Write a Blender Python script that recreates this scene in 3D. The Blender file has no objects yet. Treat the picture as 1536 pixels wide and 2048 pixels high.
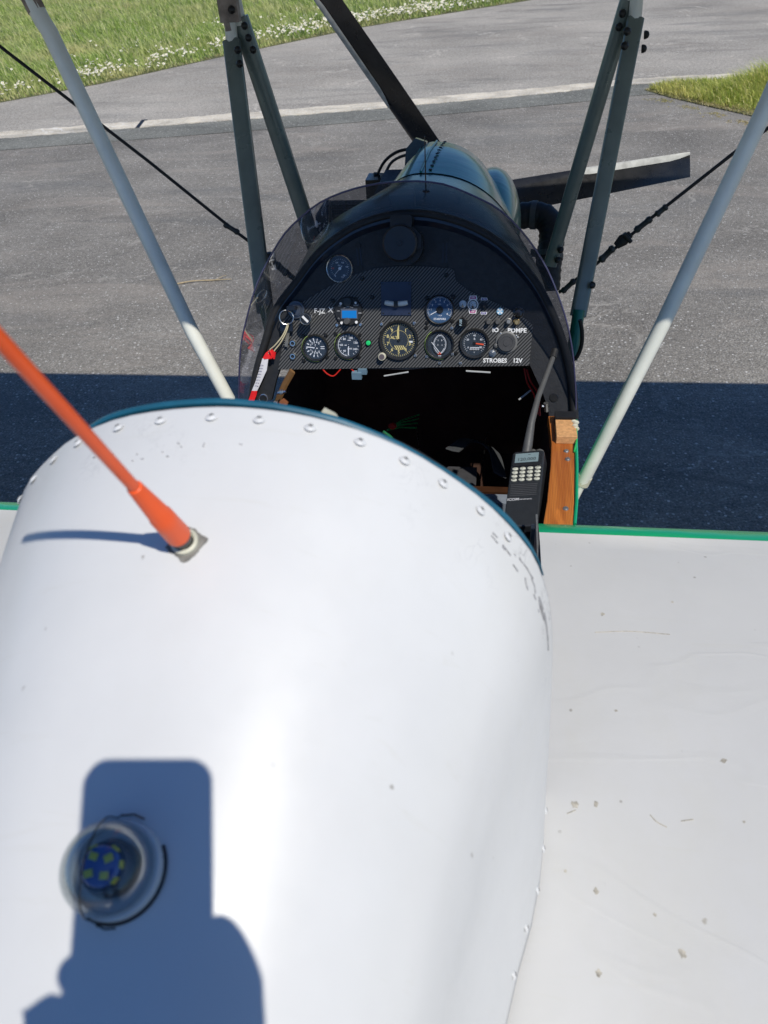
import bpy, bmesh, math, random
import numpy as np
from mathutils import Vector, Matrix, Euler

random.seed(7)
RNG = np.random.default_rng(11)
R = math.radians
scene = bpy.context.scene
col = scene.collection

# ------------------------------------------------------------------ camera
cam_data = bpy.data.cameras.new('camera')
cam = bpy.data.objects.new('camera', cam_data)
col.objects.link(cam)
cam_right = Vector((0.990, 0.132, -0.056)).normalized()
cam_fwd = Vector((-0.1380, 0.7722, -0.6201)).normalized()
CAM = Vector((0.19, 0.0, 1.918))
def cam_basis():
    p, yw, r = 0.669, 0.177, -0.072
    f = Vector((-math.sin(yw) * math.cos(p), math.cos(yw) * math.cos(p), -math.sin(p)))
    rt = Vector((math.cos(yw), math.sin(yw), 0))
    up = rt.cross(f)
    rt2 = rt * math.cos(r) + up * math.sin(r)
    return rt2, rt2.cross(f), f
cr, cu, cf = cam_basis()
m = Matrix.Identity(4)
for i in range(3):
    m[i][0] = cr[i]; m[i][1] = cu[i]; m[i][2] = -cf[i]; m[i][3] = CAM[i]
cam.matrix_world = m
cam_data.sensor_fit = 'VERTICAL'
cam_data.sensor_height = 7.6
cam_data.sensor_width = 5.7
cam_data.lens = 1538 / 2048 * 7.6
cam_data.clip_start = 0.004
cam_data.clip_end = 2000
cam_data.dof.use_dof = True
cam_data.dof.focus_distance = 1.75
cam_data.dof.aperture_fstop = 2.1
scene.camera = cam

# ------------------------------------------------------------------ world, sun, exposure
SUN = Vector((-0.337, 0.481, -0.809)).normalized()      # the way the light travels
world = bpy.data.worlds.new('World')
scene.world = world
world.use_nodes = True
wn = world.node_tree
wn.nodes.clear()
sky = wn.nodes.new('ShaderNodeTexSky')
sky.sky_type = 'NISHITA'
sky.sun_disc = False
sky.sun_elevation = math.asin(-SUN.z)
sky.sun_rotation = math.atan2(-SUN.x, -SUN.y)
sky.air_density = 1.0
sky.dust_density = 0.3
sky.ozone_density = 6.0
bg = wn.nodes.new('ShaderNodeBackground')
bg.inputs['Strength'].default_value = 0.073
wo = wn.nodes.new('ShaderNodeOutputWorld')
tint = wn.nodes.new('ShaderNodeMix'); tint.data_type = 'RGBA'; tint.blend_type = 'MULTIPLY'; tint.inputs[0].default_value = 1.0
tint.inputs[7].default_value = (.72, .98, 1.26, 1)        # the camera's daylight white balance turns the clear sky a deeper blue
wn.links.new(sky.outputs[0], tint.inputs[6])
wn.links.new(tint.outputs[2], bg.inputs[0])
wn.links.new(bg.outputs[0], wo.inputs[0])

sun_data = bpy.data.lights.new('sun', 'SUN')
sun_data.energy = 3.75
sun_data.angle = R(0.53)
sun_data.color = (1.0, 0.955, 0.865)
sun = bpy.data.objects.new('sun', sun_data)
col.objects.link(sun)
sun.rotation_euler = SUN.to_track_quat('-Z', 'Y').to_euler()
sun.location = (10, -14, 24)
scene.view_settings.view_transform = 'Standard'
scene.view_settings.look = 'None'
scene.view_settings.exposure = 0.0
scene.view_settings.gamma = 1.0
scene.view_settings.use_curve_mapping = False
scene.cycles.max_bounces = 8
scene.cycles.transparent_max_bounces = 16
scene.cycles.use_denoising = True

# ------------------------------------------------------------------ materials
def new_mat(name):
    mt = bpy.data.materials.new(name)
    mt.use_nodes = True
    nt = mt.node_tree
    nt.nodes.clear()
    out = nt.nodes.new('ShaderNodeOutputMaterial')
    return mt, nt, out
def node(nt, kind, **kw):
    n = nt.nodes.new(kind)
    for k, v in kw.items():
        if hasattr(n, k): setattr(n, k, v)
        else: n.inputs[k].default_value = v
    return n
def L(nt, a, b): nt.links.new(a, b)
def ramp(nt, fac, stops, interp='LINEAR'):
    r = nt.nodes.new('ShaderNodeValToRGB')
    r.color_ramp.interpolation = interp
    el = r.color_ramp.elements
    while len(el) > 1: el.remove(el[-1])
    el[0].position = stops[0][0]; el[0].color = (*stops[0][1], 1) if len(stops[0][1]) == 3 else stops[0][1]
    for p, c in stops[1:]:
        e = el.new(p); e.color = (*c, 1)
    L(nt, fac, r.inputs[0])
    return r.outputs[0]
def gray(v): return (v, v, v)
def mixc(nt, fac, a, b, mode='MIX'):
    mx = nt.nodes.new('ShaderNodeMix'); mx.data_type = 'RGBA'; mx.blend_type = mode
    for sock, val in ((mx.inputs[0], fac), (mx.inputs[6], a), (mx.inputs[7], b)):
        if isinstance(val, (int, float)): sock.default_value = val
        elif isinstance(val, tuple): sock.default_value = (*val, 1) if len(val) == 3 else val
        else: L(nt, val, sock)
    return mx.outputs[2]
def mathn(nt, op, a, b=0.0, c=None):
    mn = nt.nodes.new('ShaderNodeMath'); mn.operation = op
    for sock, val in zip(mn.inputs, (a, b, c)):
        if val is None: continue
        if isinstance(val, (int, float)): sock.default_value = val
        else: L(nt, val, sock)
    return mn.outputs[0]
def coords(nt, scale=(1, 1, 1), rot=(0, 0, 0), loc=(0, 0, 0), kind='Object'):
    tc = nt.nodes.new('ShaderNodeTexCoord'); mp = nt.nodes.new('ShaderNodeMapping')
    mp.inputs['Scale'].default_value = scale; mp.inputs['Rotation'].default_value = rot; mp.inputs['Location'].default_value = loc
    L(nt, tc.outputs[kind], mp.inputs[0])
    return mp.outputs[0]
def noise(nt, vec, scale, detail=3, rough=.55, dist=0):
    n = nt.nodes.new('ShaderNodeTexNoise')
    n.inputs['Scale'].default_value = scale; n.inputs['Detail'].default_value = detail
    n.inputs['Roughness'].default_value = rough; n.inputs['Distortion'].default_value = dist
    L(nt, vec, n.inputs['Vector'])
    return n.outputs['Fac']
def bump(nt, h, strength, dist=0.001):
    b = nt.nodes.new('ShaderNodeBump'); b.inputs['Strength'].default_value = strength; b.inputs['Distance'].default_value = dist
    L(nt, h, b.inputs['Height'])
    return b.outputs[0]
def bsdf(nt, out, color, rough=.5, metal=0., coat=0., normal=None, spec=.5, coat_rough=.1):
    b = nt.nodes.new('ShaderNodeBsdfPrincipled')
    if isinstance(color, tuple): b.inputs['Base Color'].default_value = (*color, 1)
    else: L(nt, color, b.inputs['Base Color'])
    if isinstance(rough, (int, float)): b.inputs['Roughness'].default_value = rough
    else: L(nt, rough, b.inputs['Roughness'])
    b.inputs['Metallic'].default_value = metal
    b.inputs['Coat Weight'].default_value = coat; b.inputs['Coat Roughness'].default_value = coat_rough
    b.inputs['Specular IOR Level'].default_value = spec
    if normal is not None: L(nt, normal, b.inputs['Normal'])
    L(nt, b.outputs[0], out.inputs[0])
    return b
MATS = {}
def simple(name, color, rough=.5, metal=0., coat=0., var=.15, scale=30., bmp=0., bscale=200., spec=.5, coat_rough=.1):
    if name in MATS: return MATS[name]
    mt, nt, out = new_mat(name)
    v = coords(nt)
    n = noise(nt, v, scale, 4)
    lo = tuple(c * (1 - var) for c in color); hi = tuple(min(1, c * (1 + var)) for c in color)
    c = ramp(nt, n, [(.3, lo), (.7, hi)])
    nb = bump(nt, noise(nt, v, bscale, 2), bmp, .0006) if bmp else None
    rr = ramp(nt, noise(nt, v, scale * 2.3, 3), [(.3, gray(max(0, rough * .85))), (.7, gray(min(1, rough * 1.15)))])
    bsdf(nt, out, c, rr, metal, coat, nb, spec, coat_rough)
    MATS[name] = mt
    return mt

def white_paint(name, base, chips=.5, rough=.38, grime=(.55, .53, .45), spec=.5, marks=None, bmp=.04, stainscale=6., crease=False):
    mt, nt, out = new_mat(name)
    v = coords(nt)
    big = noise(nt, v, stainscale, 5, .6)
    c = ramp(nt, big, [(.3, tuple(x * .93 for x in base)), (.62, base)])
    # faint streaks of old dirt
    vs = coords(nt, (2.5, 26, 8), (0, 0, .35))
    st = noise(nt, vs, 3.0, 5, .7, .6)
    c = mixc(nt, ramp(nt, st, [(.60, gray(0)), (.80, gray(.28))]), c, grime)
    # chips and specks
    vo = nt.nodes.new('ShaderNodeTexVoronoi'); vo.inputs['Scale'].default_value = 34
    L(nt, coords(nt, (1, 1, .6)), vo.inputs['Vector'])
    wob = noise(nt, v, 190, 2)
    d = mathn(nt, 'ADD', vo.outputs['Distance'], mathn(nt, 'MULTIPLY', wob, .13))
    gate = noise(nt, v, 13, 2)
    chip = mathn(nt, 'MULTIPLY', ramp(nt, d, [(.10, gray(1)), (.135, gray(0))]), ramp(nt, gate, [(.50, gray(0)), (.60, gray(1))]))
    c = mixc(nt, mathn(nt, 'MULTIPLY', chip, chips), c, (.30, .28, .25))
    v3 = nt.nodes.new('ShaderNodeTexVoronoi'); v3.inputs['Scale'].default_value = 9.5
    L(nt, coords(nt, (1, .8, .5), (0, 0, .5), (.3, .1, 0)), v3.inputs['Vector'])
    d3 = mathn(nt, 'ADD', v3.outputs['Distance'], mathn(nt, 'MULTIPLY', noise(nt, v, 120, 3), .075))
    c3 = nt.nodes.new('ShaderNodeSeparateColor'); L(nt, v3.outputs['Color'], c3.inputs[0])
    spot = mathn(nt, 'MULTIPLY', ramp(nt, d3, [(.070, gray(1)), (.082, gray(0))]), ramp(nt, c3.outputs[0], [(.45, gray(0)), (.5, gray(1))]))
    c = mixc(nt, mathn(nt, 'MULTIPLY', spot, chips * .9), c, (.33, .30, .25))
    if marks:
        for (px, py, pz, sx, sy, sz, amt) in marks:
            tc = nt.nodes.new('ShaderNodeTexCoord')
            mp = nt.nodes.new('ShaderNodeMapping'); mp.inputs['Location'].default_value = (-px / sx, -py / sy, -pz / sz)
            mp.inputs['Scale'].default_value = (1 / sx, 1 / sy, 1 / sz)
            L(nt, tc.outputs['Object'], mp.inputs[0])
            g = nt.nodes.new('ShaderNodeVectorMath'); g.operation = 'LENGTH'; L(nt, mp.outputs[0], g.inputs[0])
            area = ramp(nt, g.outputs['Value'], [(.45, gray(1)), (1.0, gray(0))])
            w = noise(nt, coords(nt, (1, .8, 1), (0, 0, .3)), 42, 3, .55, 2.4)
            line = ramp(nt, w, [(.465, gray(0)), (.485, gray(1)), (.505, gray(1)), (.525, gray(0))])
            brk = ramp(nt, noise(nt, v, 24, 2), [(.52, gray(0)), (.60, gray(1))])
            f = mathn(nt, 'MULTIPLY', mathn(nt, 'MULTIPLY', line, brk), area)
            c = mixc(nt, mathn(nt, 'MULTIPLY', f, amt), c, (.20, .20, .21))
            c = mixc(nt, mathn(nt, 'MULTIPLY', area, .16 * amt), c, (.52, .50, .44))
    h = mathn(nt, 'MULTIPLY', noise(nt, v, 60, 3), .12)
    if crease:
        w1 = noise(nt, coords(nt, (.9, 3.0, 1), (0, 0, .10), (3.1, .4, 0)), 1.5, 3, .5, .9)
        ridge = ramp(nt, w1, [(.440, gray(0)), (.462, gray(1)), (.475, gray(.1)), (.50, gray(0))])
        h = mathn(nt, 'ADD', h, mathn(nt, 'MULTIPLY', ridge, .15))
        h = mathn(nt, 'ADD', h, mathn(nt, 'MULTIPLY', noise(nt, v, 4, 2), .9))
        c = mixc(nt, mathn(nt, 'MULTIPLY', ridge, .05), c, (.48, .48, .44))
    h = mathn(nt, 'ADD', h, mathn(nt, 'MULTIPLY', noise(nt, v, 9, 3), .0 if crease else 1.6))
    nb = bump(nt, h, bmp * 6 if crease else bmp * 4, .003 if crease else .002)
    rv = ramp(nt, noise(nt, coords(nt, (1, 1, 1), (0, 0, 0), (5, 2, 1)), 14, 5, .7), [(.35, gray(rough * .82)), (.7, gray(rough * 1.3))])
    sm = noise(nt, coords(nt, (1.2, .7, 1), (0, 0, .6), (2, 8, 0)), 3.5, 6, .7)
    c = mixc(nt, ramp(nt, sm, [(.50, gray(0)), (.72, gray(.30 if crease else .16))]), c, grime)
    bsdf(nt, out, c, rv, 0, 0, nb, spec)
    return mt

M_deck = white_paint('white_deck_paint', (.685, .684, .672), .8, .36, spec=.5, marks=[(.222, .435, 1.49, .05, .06, .13, .45), (.155, .44, 1.56, .07, .05, .07, .22), (-.06, .42, 1.625, .10, .035, .05, .15)])
M_wing = white_paint('white_wing_paint', (.605, .60, .585), .85, .42, stainscale=3.0, bmp=.08, crease=True)
M_tubewhite = simple('cream_tube_paint', (.84, .84, .76), .42, 0, .1, .08, 14)
M_green = simple('bright_green_paint', (.006, .36, .15), .22, 0, .6, .08, 8, .02)
M_trim = simple('teal_edge_trim', (.012, .105, .17), .4, 0, .3, .22, 25)
M_sleeve = simple('grey_teal_sleeve', (.19, .225, .20), .30, .15, .15, .18, 9, .03)
M_tubegreen = simple('green_tube_paint', (.006, .15, .10), .35, 0, .2, .1, 14)
M_black = simple('black_rubber', (.012, .012, .013), .55, 0, 0, .2, 40)
M_gloss = simple('gloss_black', (.010, .010, .011), .22, 0, .4, .1, 40)
M_vinyl = simple('black_textured_vinyl', (.014, .015, .018), .55, 0, 0, .25, 60, .65, 320)
M_navy = simple('dark_navy_board', (.012, .016, .030), .48, 0, .1, .15, 10, .08, 120)
M_steel = simple('bright_steel', (.72, .72, .70), .28, 1, 0, .1, 80)
M_dull = simple('dull_zinc', (.38, .38, .37), .45, .8, 0, .2, 90)
M_orange = simple('orange_plastic', (1.0, .105, .004), .50, 0, .1, .06, 20)
M_brown = simple('fibre_brown', (.18, .09, .03), .6, 0, 0, .2, 30)
M_blueplug = simple('blue_grey_plastic', (.16, .26, .34), .5)
M_redw = simple('red_wire', (.55, .02, .012), .45)
M_greenw = simple('green_wire', (.02, .42, .10), .45)
M_redcloth = simple('red_ribbon', (.75, .012, .015), .6, 0, 0, .15, 60, .3, 400)
M_whitecloth = simple('white_ribbon', (.66, .65, .68), .65, 0, 0, .06, 60, .3, 400)
M_print = simple('white_print', (.80, .80, .80), .5, 0, 0, .02)
M_yellow = simple('cream_yellow_print', (.80, .66, .26), .5, 0, 0, .03)
M_greyprint = simple('grey_print', (.38, .36, .42), .6, 0, 0, .1)
M_redprint = simple('orange_red_print', (.85, .10, .03), .5, 0, 0, .03)
M_magenta = simple('plum_sticker', (.40, .05, .22), .5, 0, 0, .05)
M_violet = simple('violet_sticker', (.07, .05, .25), .5, 0, 0, .05)
M_dial = simple('slate_dial', (.030, .040, .052), .45, 0, 0, .08)
M_dialblue = simple('blue_dial', (.045, .10, .19), .45, 0, 0, .06)
M_bezel = simple('black_bezel', (.014, .014, .014), .35, 0, .2, .1)
M_lime = simple('lime_edge', (.50, .72, .20), .35, 0, .2, .1)
M_lens = simple('green_lamp_lens', (.02, .62, .17), .25, 0, .5, .05)
M_cream = simple('cream_plastic', (.60, .58, .46), .5)
M_pcb = simple('blue_circuit_board', (.025, .10, .36), .4, 0, .2)
M_led = simple('yellow_led_chip', (.62, .60, .06), .4)
M_rubgrey = simple('grey_antenna_rubber', (.075, .075, .075), .55, 0, 0, .1, 60, .1)
M_radio = simple('radio_shell', (.022, .025, .030), .42, 0, .1, .12, 90, .15, 900)
M_lcd = simple('lcd_grey', (.20, .27, .29), .25, 0, .4, .04)
M_lcdink = simple('lcd_ink', (.03, .045, .05), .4)
M_key = simple('pale_key_rubber', (.55, .55, .46), .5)
M_brass = simple('brass', (.55, .42, .22), .4, .9)
M_propblk = simple('propeller_black', (.014, .014, .015), .30, 0, .3, .4, 22)
M_guard = simple('propeller_guard', (.50, .50, .47), .45, 0, 0, .25, 35, .1, 90)
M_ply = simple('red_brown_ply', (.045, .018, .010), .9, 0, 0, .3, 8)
M_skin = simple('skin', (.45, .24, .16), .5, 0, 0, .1)
M_jacket = simple('dark_jacket', (.03, .035, .05), .8, 0, 0, .2)
M_trouser = simple('trouser_cloth', (.04, .05, .08), .85, 0, 0, .2)
M_hair = simple('hair', (.04, .025, .015), .7, 0, 0, .3)
M_sealant = simple('grey_sealant', (.20, .19, .17), .7, 0, 0, .3, 150, .6, 500)
M_tyre = simple('tyre_rubber', (.02, .02, .02), .8)
M_twig = simple('dry_twig', (.42, .33, .20), .8, 0, 0, .3, 60)
M_ivory = simple('ivory_rope', (.62, .55, .36), .7, 0, 0, .1)
M_ltgrey = simple('light_grey_tie', (.45, .46, .46), .5)
M_sticker_blue = simple('pale_blue_cap', (.20, .42, .62), .35, 0, .3)
M_offwhite = simple('offwhite_plate', (.48, .52, .60), .45)

def carbon():
    mt, nt, out = new_mat('carbon_fibre')
    v = coords(nt, rot=(0, 0, R(-47)))
    w = nt.nodes.new('ShaderNodeTexWave'); w.bands_direction = 'Y'; w.wave_profile = 'SIN'
    w.inputs['Scale'].default_value = .314 / .0049
    w.inputs['Distortion'].default_value = .15; w.inputs['Detail'].default_value = 1
    L(nt, v, w.inputs['Vector'])
    c = ramp(nt, w.outputs[0], [(.35, (.006, .0065, .007)), (.68, (.105, .105, .106))])
    wear = ramp(nt, noise(nt, coords(nt), 16, 4), [(.5, gray(0)), (.85, gray(.35))])
    c = mixc(nt, wear, c, (.030, .031, .033))
    bsdf(nt, out, c, .50, 0, 0, None, .45)
    return mt
M_carbon = carbon()

def teal_cowl():
    mt, nt, out = new_mat('teal_cowl_paint')
    v = coords(nt)
    c = ramp(nt, noise(nt, coords(nt, (3, 14, 3)), 2.2, 4), [(.3, (.004, .12, .10)), (.7, (.014, .215, .18))])
    nb = bump(nt, noise(nt, coords(nt, (1, 3, 1)), 5, 2), .25, .01)
    bsdf(nt, out, c, .32, .1, .5, nb, .5, .07)
    return mt
M_cowl = teal_cowl()
M_cowldark = simple('dark_teal_cowl', (.004, .020, .032), .26, 0, .5, .2, 9, .02)

def wood(name, a, b, axis='Y', rough=.35):
    mt, nt, out = new_mat(name)
    sc = {'Y': (26, 1.6, 26), 'X': (1.6, 26, 26), 'Z': (60, 60, 60)}[axis]
    v = coords(nt, sc)
    n1 = noise(nt, v, 3.2, 5, .6, .8)
    wv = nt.nodes.new('ShaderNodeTexWave'); wv.bands_direction = 'X'; wv.inputs['Scale'].default_value = .8
    wv.inputs['Distortion'].default_value = 3; wv.inputs['Detail'].default_value = 3
    L(nt, coords(nt, (150, 3, 60), (0, 0, .02)), wv.inputs['Vector'])
    c = ramp(nt, n1, [(.30, a), (.65, b)])
    c = mixc(nt, ramp(nt, wv.outputs[0], [(.45, gray(0)), (.95, gray(.5))]), c, tuple(x * .5 for x in a))
    wear = ramp(nt, noise(nt, coords(nt, (18, 5, 9)), 2.4, 4), [(.60, gray(0)), (.78, gray(.55))])
    c = mixc(nt, wear, c, tuple(min(1, x * 1.7) for x in b))
    bsdf(nt, out, c, rough, 0, .35, bump(nt, n1, .15, .001), .5)
    return mt
M_wood = wood('varnished_spruce', (.33, .085, .014), (.56, .19, .035))
M_endgrain = simple('raw_end_grain', (.62, .33, .14), .6, 0, 0, .22, 160, .2)

def glass(name, tint, refl=.10, fac_min=.04, tintamt=1.0, scratch=0.):
    mt, nt, out = new_mat(name)
    tr = node(nt, 'ShaderNodeBsdfTransparent'); tr.inputs[0].default_value = (*tint, 1)
    gl = node(nt, 'ShaderNodeBsdfGlossy'); gl.inputs['Roughness'].default_value = .04
    lw = nt.nodes.new('ShaderNodeLayerWeight'); lw.inputs[0].default_value = .25
    f = mathn(nt, 'ADD', mathn(nt, 'MULTIPLY', lw.outputs['Fresnel'], refl * 4), fac_min)
    f = mathn(nt, 'MINIMUM', f, .9)
    mx = nt.nodes.new('ShaderNodeMixShader')
    L(nt, f, mx.inputs[0]); L(nt, tr.outputs[0], mx.inputs[1]); L(nt, gl.outputs[0], mx.inputs[2])
    sh = mx.outputs[0]
    if scratch:
        df = node(nt, 'ShaderNodeBsdfDiffuse'); df.inputs[0].default_value = (.55, .58, .66, 1)
        v = coords(nt, (9, 60, 5), (0, .5, .4))
        w = noise(nt, v, 6, 4, .6, 1.2)
        s = ramp(nt, w, [(.62, gray(0)), (.68, gray(1))])
        s = mathn(nt, 'MULTIPLY', s, scratch)
        base = mathn(nt, 'ADD', s, .035)
        m2 = nt.nodes.new('ShaderNodeMixShader')
        L(nt, base, m2.inputs[0]); L(nt, sh, m2.inputs[1]); L(nt, df.outputs[0], m2.inputs[2]); sh = m2.outputs[0]
    L(nt, sh, out.inputs[0])
    return mt
M_screen = glass('scuffed_windscreen', (.66, .68, .75), .14, .05, 1, .30)
M_screenedge = simple('windscreen_cut_edge', (.055, .055, .12), .25, 0, .3, .2)
M_gglass = glass('gauge_glass', (.97, .98, 1), .05, .012)

def real_glass(name, tint, rough=0.0):
    mt, nt, out = new_mat(name)
    b = bsdf(nt, out, tint, rough)
    b.inputs['Transmission Weight'].default_value = 1.0
    b.inputs['IOR'].default_value = 1.46
    return mt
M_dome = glass('clear_dome_plastic', (.93, .95, .95), .10, .035)

# ------------------------------------------------------------------ mesh building
class MB:
    def __init__(s): s.v = []; s.f = []; s.mi = []
    def add(s, v, f, mi=0, M=None):
        o = len(s.v)
        s.v += [tuple(M @ Vector(p)) for p in v] if M is not None else [tuple(p) for p in v]
        s.f += [tuple(i + o for i in q) for q in f]
        s.mi += [mi] * len(f)
        return s
    def box(s, c, d, mi=0, M=None):
        x, y, z = d[0] / 2, d[1] / 2, d[2] / 2
        v = [(c[0] + a * x, c[1] + b * y, c[2] + e * z) for e in (-1, 1) for b in (-1, 1) for a in (-1, 1)]
        return s.add(v, [(0, 2, 3, 1), (4, 5, 7, 6), (0, 1, 5, 4), (2, 6, 7, 3), (0, 4, 6, 2), (1, 3, 7, 5)], mi, M)
    def prism(s, pts, z0, z1, mi=0, M=None):
        n = len(pts)
        v = [(p[0], p[1], z0) for p in pts] + [(p[0], p[1], z1) for p in pts]
        f = [tuple(range(n - 1, -1, -1)), tuple(range(n, 2 * n))] + [(i, (i + 1) % n, n + (i + 1) % n, n + i) for i in range(n)]
        return s.add(v, f, mi, M)
    def lathe(s, prof, n=24, mi=0, M=None, a0=0, a1=2 * math.pi):
        full = abs(a1 - a0 - 2 * math.pi) < 1e-6
        k = n if full else n + 1
        v = []; f = []
        for (r, z) in prof:
            for i in range(k):
                a = a0 + (a1 - a0) * i / n
                v.append((r * math.cos(a), r * math.sin(a), z))
        for j in range(len(prof) - 1):
            for i in range(n):
                i2 = (i + 1) % k
                f.append((j * k + i, j * k + i2, (j + 1) * k + i2, (j + 1) * k + i))
        return s.add(v, f, mi, M)
    def cyl(s, r, z0, z1, n=16, mi=0, M=None, r1=None):
        r1 = r if r1 is None else r1
        return s.lathe([(0, z0), (r, z0), (r1, z1), (0, z1)], n, mi, M)
    def tube(s, pts, rad, n=10, mi=0, sq=None, M=None, ref=None):
        P = [Vector(p) for p in pts]
        rs = rad if isinstance(rad, (list, tuple)) else [rad] * len(P)
        up = Vector(ref) if ref else Vector((.13, .21, .97))
        v = []; f = []
        for i, p in enumerate(P):
            t = (P[min(i + 1, len(P) - 1)] - P[max(i - 1, 0)]).normalized()
            a = up - t * up.dot(t)
            if a.length < 1e-4: a = t.orthogonal()
            a.normalize(); b = t.cross(a)
            up = a
            for k in range(n):
                an = 2 * math.pi * k / n
                ca, sa = math.cos(an), math.sin(an)
                if sq:
                    e = sq[2] if len(sq) > 2 else 1.0
                    ca = math.copysign(abs(ca) ** e, ca) * sq[0]; sa = math.copysign(abs(sa) ** e, sa) * sq[1]
                v.append(tuple(p + (a * ca + b * sa) * rs[i]))
        m_ = len(P)
        for i in range(m_ - 1):
            for k in range(n):
                f.append((i * n + k, i * n + (k + 1) % n, (i + 1) * n + (k + 1) % n, (i + 1) * n + k))
        f.append(tuple(range(n - 1, -1, -1))); f.append(tuple((m_ - 1) * n + k for k in range(n)))
        return s.add(v, f, mi, M)
    def grid(s, rows, mi=0, close=False, M=None):
        n = len(rows[0]); v = [p for r in rows for p in r]; f = []
        for j in range(len(rows) - 1):
            for i in range(n if close else n - 1):
                f.append((j * n + i, j * n + (i + 1) % n, (j + 1) * n + (i + 1) % n, (j + 1) * n + i))
        return s.add(v, f, mi, M)
    def ball(s, c, r, n=12, mi=0, sc=(1, 1, 1), half=False, M=None):
        prof = []
        k = n // 2
        for i in range(k + 1):
            a = math.pi / 2 * (i / k) if half else math.pi * i / k - math.pi / 2
            prof.append((r * math.cos(a), r * math.sin(a)))
        T = Matrix.Translation(c) @ Matrix.Diagonal((*sc, 1))
        return s.lathe(prof, n, mi, (M @ T) if M is not None else T)
    def mesh(s, name, mats, smooth=True, angle=40, weld=0):
        me = bpy.data.meshes.new(name)
        me.from_pydata(s.v, [], s.f)
        for m_ in mats: me.materials.append(m_)
        me.polygons.foreach_set('material_index', s.mi)
        bm = bmesh.new(); bm.from_mesh(me)
        bmesh.ops.remove_doubles(bm, verts=bm.verts, dist=1e-6 if not weld else weld)
        bmesh.ops.recalc_face_normals(bm, faces=bm.faces)
        if smooth:
            for fc in bm.faces: fc.smooth = True
            for e in bm.edges:
                if len(e.link_faces) == 2 and e.calc_face_angle(0) > R(angle): e.smooth = False
        bm.to_mesh(me); bm.free()
        return me

def put(name, mb, mats, parent=None, loc=(0, 0, 0), rot=(0, 0, 0), smooth=True, angle=40):
    if not isinstance(mats, (list, tuple)): mats = [mats]
    me = mb.mesh(name, mats, smooth, angle) if isinstance(mb, MB) else mb
    o = bpy.data.objects.new(name, me)
    col.objects.link(o)
    o.location = loc; o.rotation_euler = rot
    if parent is not None: o.parent = parent
    return o
def share(name, me, parent, loc=(0, 0, 0), rot=(0, 0, 0)):
    o = bpy.data.objects.new(name, me); col.objects.link(o)
    o.location = loc; o.rotation_euler = rot
    if parent is not None: o.parent = parent
    return o
def tag(o, label=None, cat=None, group=None, kind=None):
    for k, v in (('label', label), ('category', cat), ('group', group), ('kind', kind)):
        if v: o[k] = v
    return o
def empty(name, loc, rot=(0, 0, 0), parent=None):
    o = bpy.data.objects.new(name, None); col.objects.link(o); o.location = loc; o.rotation_euler = rot
    o.empty_display_size = .1
    if parent: o.parent = parent
    return o
_font_cache = {}
def text_into(mb, txt, size, x, y, z, mi=0, rot=0, th=.0002, bold=0., M=None, xs=1.0):
    """lettering as real thin raised faces, centred on (x, y)"""
    key = (txt, bold)
    if key not in _font_cache:
        cu_ = bpy.data.curves.new('lettering', 'FONT'); cu_.body = txt; cu_.size = 1; cu_.align_x = 'CENTER'; cu_.align_y = 'CENTER'
        cu_.resolution_u = 2; cu_.offset = bold; cu_.extrude = .01
        ob = bpy.data.objects.new('lettering', cu_); col.objects.link(ob)
        dg = bpy.context.evaluated_depsgraph_get()
        me = bpy.data.meshes.new_from_object(ob.evaluated_get(dg))
        _font_cache[key] = ([tuple(v.co) for v in me.vertices], [tuple(p.vertices) for p in me.polygons])
        bpy.data.objects.remove(ob); bpy.data.curves.remove(cu_); bpy.data.meshes.remove(me)
    v, f = _font_cache[key]
    c, s_ = math.cos(rot), math.sin(rot)
    vv = [(x + (p[0] * xs * c - p[1] * s_) * size, y + (p[0] * xs * s_ + p[1] * c) * size, z + (p[2] + .01) * th / .02) for p in v]
    mb.add(vv, f, mi, M)
def bar_into(mb, x0, y0, x1, y1, w, z, mi=0, th=.0003, w1=None):
    d = Vector((x1 - x0, y1 - y0)); l = d.length; d.normalize(); nrm = Vector((-d.y, d.x))
    w1 = w if w1 is None else w1
    pts = [(x0 + nrm.x * w / 2, y0 + nrm.y * w / 2), (x0 - nrm.x * w / 2, y0 - nrm.y * w / 2), (x1 - nrm.x * w1 / 2, y1 - nrm.y * w1 / 2), (x1 + nrm.x * w1 / 2, y1 + nrm.y * w1 / 2)]
    mb.prism(pts, z, z + th, mi)
def resample(pts, n):
    P = [Vector(p) for p in pts]
    d = [0]
    for a, b in zip(P, P[1:]): d.append(d[-1] + (b - a).length)
    out = []
    for i in range(n):
        t = d[-1] * i / (n - 1); k = 0
        while k < len(P) - 2 and d[k + 1] < t: k += 1
        f_ = (t - d[k]) / max(1e-9, d[k + 1] - d[k])
        out.append(P[k].lerp(P[k + 1], min(1, f_)))
    return out
def smooth_line(pts, n, closed=False):
    """Catmull-Rom through the points, n samples evenly spaced"""
    P = [Vector(p) for p in pts]; out = []
    for i in range(len(P) - 1):
        a = P[i - 1] if i else P[0] * 2 - P[1]; b = P[i]; c = P[i + 1]; d = P[i + 2] if i + 2 < len(P) else P[-1] * 2 - P[-2]
        for k in range(8):
            t = k / 8
            out.append(.5 * ((2 * b) + (c - a) * t + (2 * a - 5 * b + 4 * c - d) * t * t + (3 * b - a - 3 * c + d) * t ** 3))
    out.append(P[-1])
    return resample(out, n)

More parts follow.
